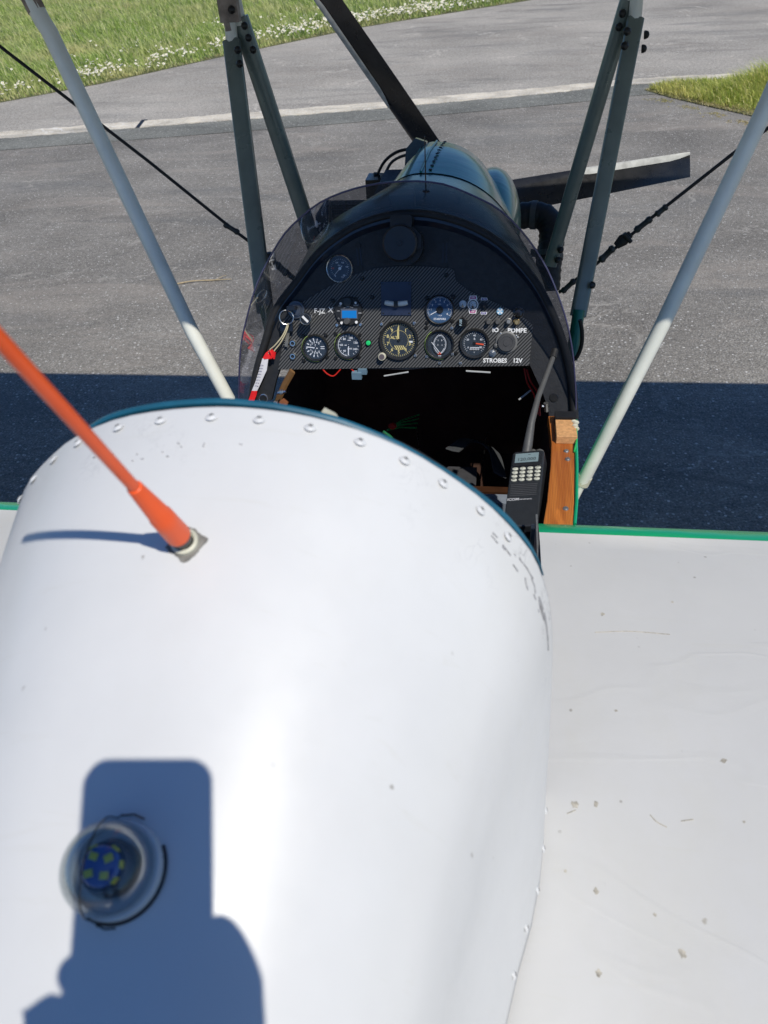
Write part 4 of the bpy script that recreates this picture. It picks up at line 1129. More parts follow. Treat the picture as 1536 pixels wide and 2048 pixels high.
for a, b, r_ in ((-.0145, .0150, .0026), (.0155, .0165, .0022), (-.0135, -.0225, .0028), (.0165, -.0210, .0028)): mb.cyl(r_, .006, .0085, 12, 0, Matrix.Translation((a, b, 0)))
put('white_buttons', mb, M_print, g)
mb = MB(); bar_into(mb, -.009, .0062, 0, .0094, .0007, .0061); bar_into(mb, .0, .0094, .0105, .0068, .0007, .0061); mb.lathe([(.0014, .006), (.0014, .0066), (.0008, .0066)], 10, 0, Matrix.Translation((.0, .0085, 0)))
for t, x, y in (('ON', -.0200, .0005), ('FL', -.0195, -.0140), ('IDN', .0240, -.0035), ('ON', -.0165, .0105), ('MODE', .0160, .0115)): text_into(mb, t, .0036, x, y, .0061, 0, 0, .0002, .01)
put('markings', mb, M_greyprint if False else simple('pale_print', (.5, .5, .52), .5), g)

# green lamp
def item(name, px, label=None, z=.003):
    g_ = empty(name, tuple(pw(px[0], px[1], z)), PR, AC)
    if label: g_['label'] = label
    return g_
g = item('green_lamp', (-0.0694, 0.0526)); mb = MB(); mb.lathe([(.0062, 0), (.0062, .003), (.0052, .004), (.0052, .003), (0, .003)], 20); put('lamp_ring', mb, M_bezel, g)
mb = MB(); mb.lathe([(.0050, .003), (.0046, .0065), (0, .0080)], 20); put('lamp_lens', mb, M_lens, g)

# ignition switch and the silver knob, two sockets
g = item('ignition_switch', (-0.2168, 0.1174)); mb = MB(); mb.lathe([(.0185, -.003), (.0185, .004), (.0170, .006), (.0130, .006), (.0128, .009), (.0105, .009), (.0103, .0115), (.0075, .0115), (.0073, .0100), (0, .0100)], 32); put('lock_barrel', mb, simple('lock_face', (.10, .11, .13), .3, .6), g)
g = item('pull_knob', (-0.1883, 0.0987)); mb = MB(); mb.cyl(.0045, 0, .022, 12); put('shaft', mb, M_steel, g)
mb = MB(); mb.lathe([(.0088, .022), (.0120, .024), (.0120, .036), (.0108, .038), (.0100, .0372), (0, .0372)], 28, 0, Matrix.Translation((-.002, .003, 0))); put('knob_body', mb, M_steel, g)
mb = MB(); mb.cyl(.0098, .0372, .0376, 24, 0, Matrix.Translation((-.002, .003, 0))); bar_into(mb, -.0075, .0085, .0035, -.0025, .0045, .0377, 1); put('knob_face', mb, [M_bezel, M_print], g)
for p in [(-0.2272, 0.0504), (-0.2284, 0.0239)]:
    g = item('jack_socket', p); mb = MB(); mb.lathe([(.0078, 0), (.0078, .0025), (.0055, .0055), (.0036, .0055), (.0034, .001), (0, .001)], 8 if False else 20); put('socket_nut', mb, M_steel, g)
    mb = MB(); mb.cyl(.0034, .0010, .0018, 14); put('socket_hole', mb, M_bezel, g)

# toggle switches
def toggle(px, ang, cap_m, label, nutm=M_steel):
    g_ = item('toggle_switch', px, label)
    mb = MB(); mb.lathe([(.0072, 0), (.0072, .002), (.0050, .002), (.0046, .005), (0, .005)], 6 if False else 14); put('nut', mb, nutm, g_)
    mb = MB(); mb.tube([(0, 0, .004), (0, ang * .004, .010)], [.0016, .0024], 10); put('lever', mb, cap_m, g_)
    return g_
toggle((0.1192, 0.1285), -1, M_steel, 'plain toggle left of the two framed ones')
t_ = toggle((0.1388, 0.1275), -1, M_steel, 'toggle framed by plum coloured ON stickers above and below')
mb = MB()
for s_ in (1, -1):
    mb.prism([(-.0085, s_ * .0095), (.0085, s_ * .0095), (.0065, s_ * .0170), (-.0065, s_ * .0170)][::s_], .0001, .0005, 1)
    mb.prism([(-.0062, s_ * .0108), (.0062, s_ * .0108), (.0050, s_ * .0158), (-.0050, s_ * .0158)][::s_], .0005, .0008, 0)
    text_into(mb, 'ON', .0042, 0, s_ * .0133, .0008, 1, 0, .0002, .02)
mb.lathe([(.0108, .0001), (.0108, .0006), (.0088, .0006)], 24, 1)
put('stickers', mb, [M_magenta, M_print], t_)
t_ = toggle((0.1604, 0.1247), 0, M_bezel, 'black toggle between an ON and an OFF sticker', M_bezel)
mb = MB()
for s_, tx in ((1, 'ON'), (-1, 'OFF')):
    mb.prism([(-.0068, s_ * .0110), (.0068, s_ * .0110), (.0055, s_ * .0160), (-.0055, s_ * .0160)][::s_], .0001, .0005, 1)
    mb.prism([(-.0054, s_ * .0114), (.0054, s_ * .0114), (.0044, s_ * .0152), (-.0044, s_ * .0152)][::s_], .0005, .0008, 0)
    text_into(mb, tx, .0036, 0, s_ * .0132, .0008, 1, 0, .0002, .02)
put('stickers', mb, [M_violet, M_print], t_)
toggle((0.1802, 0.0339), 0, M_steel, 'silver toggle above the word STROBES')
# fuse knob, breakers, caps
g = item('fuse_holder', (0.12, 0.0949)); mb = MB(); mb.lathe([(.0098, 0), (.0098, .008), (.0086, .020), (.0076, .022), (0, .022)], 24); put('fuse_cap', mb, M_gloss, g)
mb = MB(); text_into(mb, 'FUSE', .0060, -.003, 0, .0221, 0, math.pi / 2, .0002, .02); put('lettering', mb, simple('pale_blue_print', (.35, .48, .55), .5), g)
for i, p in enumerate([(0.1702, 0.0951), (0.1877, 0.0952), (0.2091, 0.0962), (0.2247, 0.0953)]):
    g = item('breaker_button', p); mb = MB(); mb.lathe([(.0062, 0), (.0062, .003), (.0048, .004), (.0044, .012), (.0036, .0135), (0, .0135)], 18); put('button', mb, M_dull if i in (2,) else (M_brass if i == 3 else M_rubgrey), g)
g = item('blue_white_cap', (0.1918, 0.1152)); mb = MB()
mb.cyl(.0066, 0, .0030, 20, 0)
for k in range(4):
    a = R(45 + 90 * k); mb.prism([(0, 0), (.0060 * math.cos(a - .35), .0060 * math.sin(a - .35)), (.0060 * math.cos(a + .35), .0060 * math.sin(a + .35))], .0030, .0034, 1)
put('cap_face', mb, [M_sticker_blue, M_print], g)
g = item('rotary_knob', (0.2277, 0.1125), z=.001); mb = MB(); mb.lathe([(.0105, 0), (.0105, .002), (.0070, .004), (.0065, .016), (0, .017)], 22); put('knob_body', mb, M_gloss, g)
mb = MB(); mb.lathe([(.0108, .0001), (.0108, .0012), (.0100, .0014)], 24); put('knob_ring', mb, simple('ring_grey', (.14, .15, .18), .4), g)
# 12V socket
g = item('power_socket', (0.2069, 0.0557), 'round 12V power socket with grey cover')
mb = MB(); mb.lathe([(.0215, 0), (.0215, .004), (.0200, .005), (.0175, .005)], 36); mb.ball((-.0195, -.0065, .003), .0055, 10, 0, (1, 1, .7)); put('socket_ring', mb, simple('socket_grey', (.14, .14, .14), .45), g)
mb = MB(); mb.lathe([(.0172, .003), (.0175, .009), (.0165, .0105), (.0120, .0105), (.0116, .0098), (.0070, .0098), (.0066, .0108), (0, .0108)], 36); put('socket_cover', mb, simple('socket_cover', (.055, .055, .058), .5), g)
mb = MB()
for a, b in ((.0185, .0130), (.0215, .0095), (-.0120, .0170)): mb.ball((a, b, .003), .0022, 8)
put('socket_screws', mb, M_steel, g)
# lettering on the panel
def word(t, p, size, bold=.02, rot=0., z=.0031):
    mb = MB(); text_into(mb, t, size, 0, 0, 0, 0, rot, .0003, bold); put('lettering', mb, M_print, plate, (p[0], p[1], z))
word('F-JZ', (-0.1691, 0.1145), .0135, .012, R(-2)); word('X', (-0.1463, 0.1165), .0145, .008, R(-6))
word('IO', (0.1845, 0.0788), .0118, .03); word('POMPE', (0.2264, 0.0781), .0118, .03); word('STROBES', (0.1857, 0.0191), .0118, .03); word('12V', (0.2301, 0.0196), .0118, .03)
# under-panel wires and bits
U_ = lambda pts: pts
mb = MB(); mb.tube(smooth_line([(-0.1679, 1.3993, 1.168), (-0.1576, 1.3958, 1.1584), (-0.145, 1.3944, 1.1547), (-0.1331, 1.398, 1.1645), (-0.1277, 1.4001, 1.1704)], 16), .0014, 6); mb.tube(smooth_line([(-0.1098, 1.4002, 1.1706), (-0.0974, 1.3971, 1.1621), (-0.0838, 1.3979, 1.1642)], 8), .0012, 6)
put('red_wire', mb, M_redw, AC)
mb = MB(); c_ = Vector((-0.0954, 1.3954, 1.1573)); mb.box(tuple(c_), (.020, .012, .015), 0, None); mb.box(tuple(c_ + Vector((.012, .004, .008))), (.018, .012, .012))
o_ = put('plug_connector', mb, M_blueplug, AC, smooth=False)
mb = MB(); mb.tube([(-0.0391, 1.3949, 1.1561), (0.0116, 1.3979, 1.1644)], .0016, 6); put('cable_tie', mb, M_ltgrey, AC); mb = MB(); mb.tube([(0.1285, 1.3991, 1.1677), (0.1777, 1.3983, 1.1654)], .0018, 6); put('cable_tie', mb, M_ltgrey, AC); mb = MB()
mb.tube([tuple(Vector(p) + Vector((0, .05, -.04))) for p in [(0.2383, 1.3831, 1.1237), (0.2621, 1.3902, 1.143)]], .002, 6)
put('cable_tie', mb, M_ltgrey, AC)
mb = MB(); mb.tube(smooth_line([tuple(Vector(p) + Vector((0, .02, 0))) for p in [(-0.0805, 1.4003, 1.1709), (-0.0473, 1.3977, 1.1636), (0.0044, 1.3972, 1.1624), (0.0556, 1.3988, 1.1668), (0.0759, 1.4006, 1.1718)]], 16), .005, 8, 0, (.4, 1))
put('white_strip', mb, M_ltgrey, AC)
mb = MB(); mb.tube(smooth_line([tuple(Vector(p) + Vector((0, .03, -.02))) for p in [(0.2505, 1.4021, 1.1756), (0.2596, 1.3936, 1.1524), (0.2758, 1.3851, 1.129), (0.2823, 1.3695, 1.0861)]], 14), .002, 6)
mb.tube(smooth_line([tuple(Vector(p) + Vector((0, .035, -.02))) for p in [(0.2456, 1.402, 1.1756), (0.253, 1.3918, 1.1476), (0.2681, 1.3833, 1.1242), (0.2783, 1.3694, 1.086)]], 14), .0018, 6)
put('red_wire', mb, M_redw, AC)
mb = MB(); mb.tube([(-0.2207, 1.36, 1.1837), (-0.2406, 1.36, 1.1535), (-0.258, 1.36, 1.1214), (-0.2681, 1.36, 1.097)], .0075, 6, 0, (1, .5)); put('brown_brace', mb, M_brown, AC)
mb = MB()
for p in [(-0.241, 1.33, 1.1518), (-0.2564, 1.33, 1.1258)]: mb.ball(p, .006, 8); 
mb.tube([(-0.2487, 1.33, 1.1494), (-0.2314, 1.33, 1.1532)], .0035, 8); put('brace_bolt', mb, M_steel, AC)
mb = MB(); c_ = Vector((-0.2419, 1.33, 1.1238)); mb.prism([(-.010, -.008), (.006, -.010), (.012, .004), (.002, .012), (-.006, .006)], -.003, .003, 0, Matrix.Translation(c_) @ Matrix.Rotation(R(60), 4, 'X')); put('copper_bracket', mb, simple('copper', (.42, .14, .05), .4, .7), AC)
# grommets in the vinyl legs
for p, r_ in (((0.3059, -0.0532), .007), ((-0.2981, -0.066), .008)):
    mb = MB(); mb.lathe([(r_ + .0025, .0002), (r_ + .002, .0016), (r_, .0018)], 20, 0); mb.cyl(r_, .0001, .0009, 20, 1)
    put('grommet', mb, [M_bezel if p[0] > 0 else M_steel, M_bezel], panel, (p[0], p[1], 0))
mb = MB(); mb.tube([(0.2808, 1.34, 1.1246), (0.2925, 1.34, 1.1226)], .003, 8); mb.tube([(0.288, 1.34, 1.1316), (0.2903, 1.34, 1.1134)], .005, 8); put('side_bolt', mb, M_steel, AC)

# ---- deep in the cockpit
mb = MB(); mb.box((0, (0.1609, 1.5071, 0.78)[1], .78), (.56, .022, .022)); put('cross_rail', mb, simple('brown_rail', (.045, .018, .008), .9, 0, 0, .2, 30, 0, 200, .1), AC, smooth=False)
mb = MB(); mb.box((0.2117, 1.4387, 0.8), (.10, .035, .03)); put('white_box', mb, simple('grey_box', (.20, .23, .28), .5), AC, smooth=False)
mb = MB(); mb.box((0, .52, .80), (.46, .06, .5)); mb.box((0, .74, .76), (.44, .40, .04)); put('seat', mb, simple('seat_black', (.015, .015, .018), .8), AC, smooth=False)
mb = MB(); mb.tube([(.02, 1.05, .67), (.02, 1.10, .95), (.02, 1.08, 1.02)], .012, 10); put('control_stick', mb, M_black, AC)
for p_, r_ in (((0.0265, 1.9168, 0.76), .024), ((0.1433, 1.8994, 0.76), .012), ((-0.0162, 1.8931, 0.76), .008)):
    mb = MB(); mb.lathe([(0, -.02), (r_ * .6, -.02), (r_ * .6, .0), (r_, .002), (r_, .010), (r_ * .6, .012), (0, .012)], 16); put('reel', mb, simple('dusty_grey', (.34, .35, .36), .6), AC, p_)
mb = MB()
for a_ in (-.4, .0, .35, .7): mb.tube([(-0.071, 1.5906, 0.9), tuple(Vector((-0.0542, 1.6941, 0.85)) + Vector((0, a_ * .03, 0))), tuple(Vector((-0.0152, 1.7537, 0.82)) + Vector((0, a_ * .06, 0)))], .0022, 6, 1)
put('wire_bundle', mb, [M_redw, M_greenw], AC); mb = MB(); mb.ball((-0.0609, 1.6094, 0.9), .011, 10, 0, (1, 1, .7)); put('red_plug', mb, M_redw, AC); mb = MB(); mb.tube([(0.0627, 0.75, 1.4351), (0.0926, 0.6, 1.5274), (0.1189, 0.475, 1.601)], .0016, 6, 1)
put('green_cord', mb, [M_redw, M_greenw], AC)
mb = MB(); mb.tube([(-0.3499, 2.0345, 0.72), (-0.2609, 2.0683, 0.72), (-0.1469, 2.0417, 0.72)], .011, 8); put('rudder_pedal', mb, M_dull, AC)
mb = MB(); mb.tube([(-0.0112, 2.0768, 0.72), (0.095, 2.105, 0.72), (0.2027, 2.078, 0.72)], .011, 8); put('rudder_pedal', mb, M_dull, AC)
for a, b in (((-0.2791, 2.0713, 0.7), (-0.2112, 1.7841, 0.74)), ((0.1798, 2.118, 0.7), (0.158, 1.6134, 0.74)), ((-0.0808, 2.1408, 0.7), (0.0225, 1.5511, 0.78))):
    mb = MB(); mb.tube([a, b], .0022, 6); put('control_cable', mb, M_steel, AC)
mb = MB(); mb.tube(smooth_line([(0.0902, 1.5697, 0.86), (0.1273, 1.7078, 0.8), (0.1869, 1.6934, 0.78), (0.2073, 1.5269, 0.82)], 16), 1.0, 6, 0, (.003, .020)); put('harness_strap', mb, simple('grey_webbing', (.06, .065, .07), .8, 0, 0, .2, 200), AC)
mb = MB(); mb.box((0.0893, 1.5822, 0.76), (.12, .09, .02)); put('floor_plate', mb, simple('dark_plate', (.05, .05, .055), .6), AC, smooth=False)
# torn strap ends peeping between trim and deck
mb = MB(); mb.prism([(-.012, -.004), (.010, -.005), (.004, .004), (-.004, .008)], -.002, .002, 0, Matrix.Translation((0.071, 0.47, 1.6255)) @ Matrix.Rotation(R(70), 4, 'X')); put('buckle_end', mb, M_cream, AC, smooth=False)

# ---- windscreen
EDGE = [(-0.3502, 1.365, 1.0484), (-0.3481, 1.365, 1.1106), (-0.3395, 1.365, 1.1584), (-0.324, 1.365, 1.2268), (-0.3051, 1.365, 1.2811), (-0.2654, 1.365, 1.3676), (-0.2099, 1.365, 1.4475), (-0.1697, 1.365, 1.4845), (-0.1283, 1.365, 1.5123), (-0.082, 1.365, 1.53), (-0.0375, 1.365, 1.5399), (0.0017, 1.365, 1.544), (0.0403, 1.365, 1.5448), (0.0725, 1.365, 1.5417), (0.0996, 1.365, 1.5355), (0.142, 1.365, 1.5176), (0.185, 1.365, 1.4945), (0.2296, 1.365, 1.4514), (0.2676, 1.365, 1.398), (0.2948, 1.365, 1.3424), (0.3169, 1.365, 1.2841), (0.3326, 1.365, 1.2229), (0.3415, 1.365, 1.1694), (0.3476, 1.365, 1.1249), (0.3522, 1.365, 1.0669)]
ed = smooth_line(EDGE, 61)
bs = [pw(p.x, p.y, .004) for p in rim]
bs = [Vector((p.x * 1.012, p.y, p.z)) for p in bs]
mb = MB()
rows = []
for k in range(7):
    t = k / 6
    rows.append([tuple(bs[i].lerp(ed[i], t) + Vector((0, 0, .004 * math.sin(math.pi * t)))) for i in range(61)])
mb.grid(rows)
ws = put('windscreen', mb, M_screen, AC)
mb = MB(); mb.tube(ed, .0017, 8); put('screen_edge', mb, M_screenedge, ws)

# ---- cowl: dark front deck ahead of the rim, then the teal engine cowl
def cowl_row(y, wl_, wr_, zc, zb, n=41, pw_=2.2, al=-90, ar=90, yslant=0.0):
    out = []
    for i in range(n):
        a = R(al + (ar - al) * i / (n - 1))
        s_ = math.sin(a); c_ = math.cos(a)
        x = (wr_ if s_ > 0 else wl_) * math.copysign(abs(s_) ** (2 / pw_), s_)
        z = zb + (zc - zb) * abs(c_) ** (2 / pw_)
        out.append((x, y + yslant * (z - zb), z))
    return out
rimw = [pw(p.x * .985, p.y * .985, -.002) for p in rim]
r41 = resample([tuple(p) for p in rimw], 41)
mb = MB()
A_ = [tuple(p) for p in r41]
B_ = cowl_row(1.62, .285, .305, 1.448, 1.12)
C_ = cowl_row(1.865, .150, .255, 1.424, 1.12, pw_=2.25)
def mixrow(a, b, t): return [tuple(Vector(p).lerp(Vector(q), t)) for p, q in zip(a, b)]
mb.grid([A_, mixrow(A_, B_, .5), B_, mixrow(B_, C_, .5), C_])
put('front_deck', mb, simple('dark_teal_paint', (.006, .060, .066), .30, .1, .3, .2, 6), AC)
mb = MB()
D_ = cowl_row(1.862, .151, .2565, 1.4265, 1.12, pw_=2.25); E_ = cowl_row(2.04, .115, .238, 1.428, 1.10, pw_=2.3); F_ = cowl_row(2.20, .080, .210, 1.415, 1.08, pw_=2.3); G_ = cowl_row(2.235, .070, .190, 1.385, 1.08, pw_=2.3)
mb.grid([D_, mixrow(D_, E_, .5), E_, mixrow(E_, F_, .5), F_, G_])
mb.add([(0.05, 2.24, 1.2)] + G_, [(0, i, i + 1) for i in range(1, 41)])
cowl = put('engine_cowl', mb, M_cowl, AC)
# hinge with rivets along the crest, seam screw
mb = MB(); hl = [(-.001, 1.864, 1.4285), (.004, 2.04, 1.4300), (.010, 2.200, 1.4165)]
mb.tube(hl, .0028, 6); put('hinge', mb, M_cowl, cowl)
rb = MB(); rb.lathe([(.0046, 0), (.0040, .0018), (0, .0028)], 10); riv_me = rb.mesh('rivet', [simple('dark_rivet', (.012, .02, .028), .4, .5)])
for i in range(10):
    t = i / 9; y = 1.885 + .305 * t
    x = .020 + .012 * t; z = 1.4270 + .0015 * math.sin(t * math.pi) - .0115 * max(0, (t - .5) * 2) ** 1.5
    share('rivet', riv_me, cowl, (x, y, z))
share('rivet', riv_me, cowl, (.168, 1.862, 1.352), orient((.6, 0, .8)))
# blister on the right of the cowl
mb = MB(); mb.ball((.160, 2.10, 1.232), 1.0, 36, 0, (.079, .30, .120))
put('cowl_blister', mb, M_cowl, cowl)
# left flank, open engine side
mb = MB(); mb.box((-.05, 2.02, 1.23), (.16, .34, .24)); put('crankcase', mb, M_black, AC, smooth=False)
fin = MB()
for k in range(9): fin.box((-.245, 2.20 + (k - 4) * .016, 1.20), (.145, .006, .115 - .004 * abs(k - 4)))
fin.box((-.22, 2.20, 1.20), (.13, .12, .07)); fin.box((-.318, 2.20, 1.20), (.012, .14, .10))
put('cylinder_head', fin, M_black, AC, smooth=False)
mb = MB(); mb.box((-.165, 2.24, 1.285), (.05, .07, .07)); put('coil_box', mb, M_gloss, AC, smooth=False)
mb = MB()
mb.tube(smooth_line([(-0.1692, 2.26, 1.2943), (-0.1602, 2.26, 1.325), (-0.14, 2.26, 1.3549), (-0.111, 2.26, 1.3749), (-0.0801, 2.26, 1.3831), (-0.0526, 2.26, 1.3812)], 22), .0042, 8)
mb.tube(smooth_line([(-0.1434, 2.24, 1.2994), (-0.1376, 2.24, 1.3259), (-0.1207, 2.24, 1.3543), (-0.095, 2.24, 1.3691), (-0.0672, 2.24, 1.3749), (-0.0453, 2.24, 1.3731)], 22), .0040, 8)
mb.tube([(-0.1725, 2.26, 1.2889), (-0.1659, 2.26, 1.3238)], .0085, 8)
put('ignition_lead', mb, M_black, AC)
mb = MB(); mb.tube([(-0.1085, 2.15, 1.3186), (-0.0693, 2.15, 1.3485), (-0.0231, 2.15, 1.3799)], .004, 8); mb.tube([(-0.0756, 2.2, 1.3301), (-0.0274, 2.2, 1.3949)], .010, 6, 0, (1, .4)); put('side_rail', mb, M_cowl, AC)
mb = MB(); mb.prism([(-0.7696, 0.6856), (-0.7687, 0.6848), (-0.7675, 0.6855)][:0] or [(-.03, -.03), (.03, -.03), (.03, .035), (.0, .045), (-.025, .02)], -.02, .02, 0, Matrix.Translation((-0.0509, 2.24, 1.3706)) @ Matrix.Rotation(R(80), 4, 'X')); put('gear_cover', mb, M_gloss, AC, smooth=False)
# thin aerial rod ahead of the windscreen
mb = MB(); a_ = Vector((0.03, 1.66, 1.4339)); mb.tube([tuple(a_), tuple(a_ + Vector((0, 0, .115)))], [.0016, .0010], 6); mb.lathe([(0, -.006), (.040, -.006), (.036, .002), (.012, .005), (.006, .012), (0, .012)], 20, 0, Matrix.Translation(a_) @ Matrix.Diagonal((1, .7, 1, 1)))
put('rod_aerial', mb, M_gloss, AC)

# ---- exhaust hose on the right
mb = MB(); path = smooth_line([(0.2259, 2.34, 1.1713), (0.272, 2.34, 1.1763), (0.3094, 2.33, 1.1732), (0.3302, 2.31, 1.1536), (0.3331, 2.28, 1.1205), (0.3277, 2.24, 1.0794), (0.3262, 2.2, 1.0055)], 40)
mb.tube(path, [.037 + .0016 * math.sin(i * 2.4) for i in range(40)], 18); ex = put('exhaust_hose', mb, M_black, AC)
mb = MB(); mb.tube([tuple(path[6]), tuple(path[8])], .040, 18); put('hose_clamp', mb, M_rubgrey, ex); mb = MB(); mb.tube([tuple(path[26]), tuple(path[28])], .0395, 18); mb.box(tuple(path[27] + Vector((-.045, 0, .01))), (.02, .01, .02)); put('hose_clamp', mb, M_rubgrey, ex)
mb = MB(); mb.tube(smooth_line([(0.3664, 1.62, 1.1775), (0.3732, 1.62, 1.1516), (0.3755, 1.62, 1.1178), (0.3676, 1.62, 1.0869), (0.354, 1.62, 1.078)], 18), .0045, 8); put('black_hose', mb, M_black, AC)

# ---- propeller
HUB = Vector((0.0578, 2.82, 1.0744))
prop = empty('propeller', tuple(HUB), (0, 0, 0), AC)
mb = MB(); mb.cyl(.055, -.04, .03, 24, 0, Matrix.Rotation(R(-90), 4, 'X')); mb.ball((0, .03, 0), .05, 16, 0); mb.cyl(.030, -.55, -.03, 16, 0, Matrix.Rotation(R(-90), 4, 'X')); put('hub', mb, M_gloss, prop)
def blade(ang, RR):
    b = empty('blade', (0, 0, 0), (0, 0, 0), prop)
    er = Vector((math.cos(R(ang)), 0, math.sin(R(ang)))); et = Vector((-math.sin(R(ang)), 0, math.cos(R(ang)))); ey = Vector((0, 1, 0))
    N = 22; rows = []; grd = []
    for i in range(N + 1):
        t = i / N; r_ = .045 + (RR - .045) * t
        ch = .122 - .046 * t
        beta = R(44 - 28 * t); th = .022 * (1 - .75 * t) + .004
        cd = et * math.cos(beta) + ey * math.sin(beta); nd = -et * math.sin(beta) + ey * math.cos(beta)
        c0 = er * r_ - cd * ch * .08
        sec = []
        for (a_, b_) in ((.5, 0), (.46, .35), (.25, .5), (0, .48), (-.3, .3), (-.5, .02), (-.5, -.05), (-.3, -.12), (0, -.16), (.25, -.18), (.46, -.16)):
            sec.append(tuple(c0 + cd * a_ * ch + nd * b_ * th))
        rows.append(sec)
        if t > .42:
            w_ = .22 * min(1, (t - .42) / .10) * (1 if t < .93 else max(.25, 1 - (t - .93) * 9)) + .02
            g_ = []
            for (a_, b_) in ((.5 - w_, .50 if w_ > .1 else .4), (.46, .42), (.515, .04), (.515, -.04), (.46, -.24), (.5 - w_, -.24)):
                g_.append(tuple(c0 + cd * a_ * ch + nd * (b_ * th + (.0012 if b_ > 0 else -.0012))))
            grd.append(g_)
    mb = MB(); mb.grid(rows, 0, True); mb.add(rows[0], [tuple(range(11))]); mb.add(rows[-1], [tuple(range(11))])
    put('blade_body', mb, M_propblk, b, angle=60)
    mb = MB(); mb.grid(grd); put('edge_guard', mb, M_guard, b, angle=60)
    return b
blade(125.5, .82); blade(8.6, .748); blade(246, .77)

# ---- cabane struts: streamlined sleeves over cream tubes, one V each side
bolt = MB(); bolt.lathe([(.0085, 0), (.0085, .004), (.0065, .009), (.003, .011), (0, .0115)], 8); bolt_me = bolt.mesh('bolt', [simple('black_bolt', (.012, .012, .012), .4)])
def strut(name, tubepts, sleevepts, parent_label, rt=.014, wdt=.021, thk=.012, tm=M_tubewhite, low=None, flat=(0, 1, 0)):
    s_ = empty(name, tubepts[0], (0, 0, 0), AC); s_['label'] = parent_label
    o = Vector(tubepts[0]); rl = lambda p: tuple(Vector(p) - o)
    mb = MB(); mb.tube([rl(p) for p in tubepts], rt, 12); put('upper_tube', mb, tm, s_)
    mb = MB(); mb.tube([rl(p) for p in sleevepts], 1.0, 16, 0, (thk, wdt, .62), None, flat); put('sleeve', mb, M_sleeve, s_, angle=35)
    if low:
        mb = MB(); mb.tube([rl(p) for p in low], rt, 12); put('lower_tube', mb, M_tubegreen, s_)
    return s_
def addbolts(s_, pts, nrm):
    for p in pts: share('bolt', bolt_me, s_, tuple(Vector(p) - s_.location), orient(nrm))
sl = strut('cabane_strut', [(-0.4419, 2.03, 1.8199), (-0.4561, 2.03, 1.6557)], [(-0.4545, 2.03, 1.6842), (-0.3662, 1.69, 1.1619)], 'rear left cabane strut in its grey sleeve', low=[(-0.3657, 1.69, 1.1809), (-0.3506, 1.66, 1.0916)])
addbolts(sl, [(-0.4308, 1.99, 1.6704), (-0.4248, 1.97, 1.645), (-0.4338, 2, 1.7474), (-0.4607, 2.02, 1.7369)], (.5, -1, .3))
sf = strut('cabane_strut', [(-0.4423, 2.05, 1.8187), (-0.432, 2.05, 1.7129)], [(-0.4328, 2.05, 1.7287), (-0.3075, 2.08, 1.108)], 'front left cabane strut leaning towards the cowl')
addbolts(sf, [(-0.4089, 2, 1.7156), (-0.4036, 2, 1.6919), (-0.3969, 2, 1.6678)], (.5, -1, .3))
sr = strut('cabane_strut', [(0.4542, 2.03, 1.7764), (0.4592, 2.03, 1.6684)], [(0.4595, 2.03, 1.6888), (0.3686, 1.69, 1.1552)], 'rear right cabane strut in its grey sleeve', low=[(0.3694, 1.69, 1.1697), (0.3592, 1.64, 1.0702)], thk=.013, wdt=.0185)
addbolts(sr, [(0.4819, 2.03, 1.658), (0.479, 2.02, 1.6329)], (1, -.2, .1)); addbolts(sr, [(0.4394, 1.98, 1.6723), (0.4353, 1.96, 1.6483)], (-.6, -1, .3))
sg = strut('cabane_strut', [(0.4506, 2.05, 1.7753), (0.4477, 2.05, 1.7221)], [(0.4489, 2.05, 1.7578), (0.3216, 2.08, 1.1256)], 'front right cabane strut leaning towards the cowl', wdt=.018)
addbolts(sg, [(0.4327, 2.03, 1.7), (0.4286, 2.03, 1.6752), (0.347, 2.06, 1.1734), (0.3415, 2.06, 1.1466)], (-.8, -.6, .1))
sh_ = share('bolt', bolt_me, sr, tuple(Vector((0.3908, 1.71, 1.2202)) - sr.location), orient((1, -.2, 0)))
mb = MB(); mb.tube([(-0.4516, 2.03, 1.8295), (-0.4572, 2.03, 1.7646), (-0.4516, 2.03, 1.706)], .019, 8, 0, (1, .55)); mb.box((-0.4424, 2.01, 1.7487), (.045, .02, .05))
put('pivot_fitting', mb, simple('rusty_fitting', (.30, .24, .20), .6, .2, 0, .4, 40), AC, smooth=False)
mb = MB(); mb.tube([(0.456, 2.03, 1.7849), (0.4622, 2.03, 1.7277)], .017, 8, 0, (1, .55)); put('pivot_fitting', mb, simple('rusty_fitting', (.30, .24, .20), .6), AC, smooth=False)
mb = MB(); mb.box((0.4502, 2.06, 1.7119), (.03, .012, .12)); put('pivot_plate', mb, M_black, AC, smooth=False)

# ---- long lift struts
def lift(pts, lab, rad, nm=M_tubewhite):
    s_ = empty('lift_strut', pts[0], (0, 0, 0), AC); s_['label'] = lab
    o = Vector(pts[0]); rl = lambda p: tuple(Vector(p) - o)
    mb = MB(); mb.tube([rl(p) for p in pts], rad, 16, 0, (1, 1.15)); put('strut_tube', mb, nm, s_)
    return s_, rl
a_ = [(-0.6743, 1.56, 1.8465), (-0.6497, 1.55, 1.783), (-0.6419, 1.548, 1.769), (-0.4662, 1.475, 1.2117), (-0.3987, 1.456, 1.0277), (-0.3419, 1.43, 0.8163)]
ls, rl = lift(a_, 'long pale lift strut on the left', .0150)
mb = MB(); mb.tube([rl((-0.6687, 1.557, 1.8316)), rl((-0.6569, 1.553, 1.7999))], .0170, 12); put('end_fitting', mb, simple('rusty_fitting', (.3, .24, .2), .6), ls)
b_ = [(0.6764, 1.56, 1.7758), (0.6295, 1.53, 1.6147), (0.5066, 1.466, 1.2328), (0.3919, 1.43, 0.8859), (0.3849, 1.425, 0.8657), (0.3692, 1.42, 0.819)]
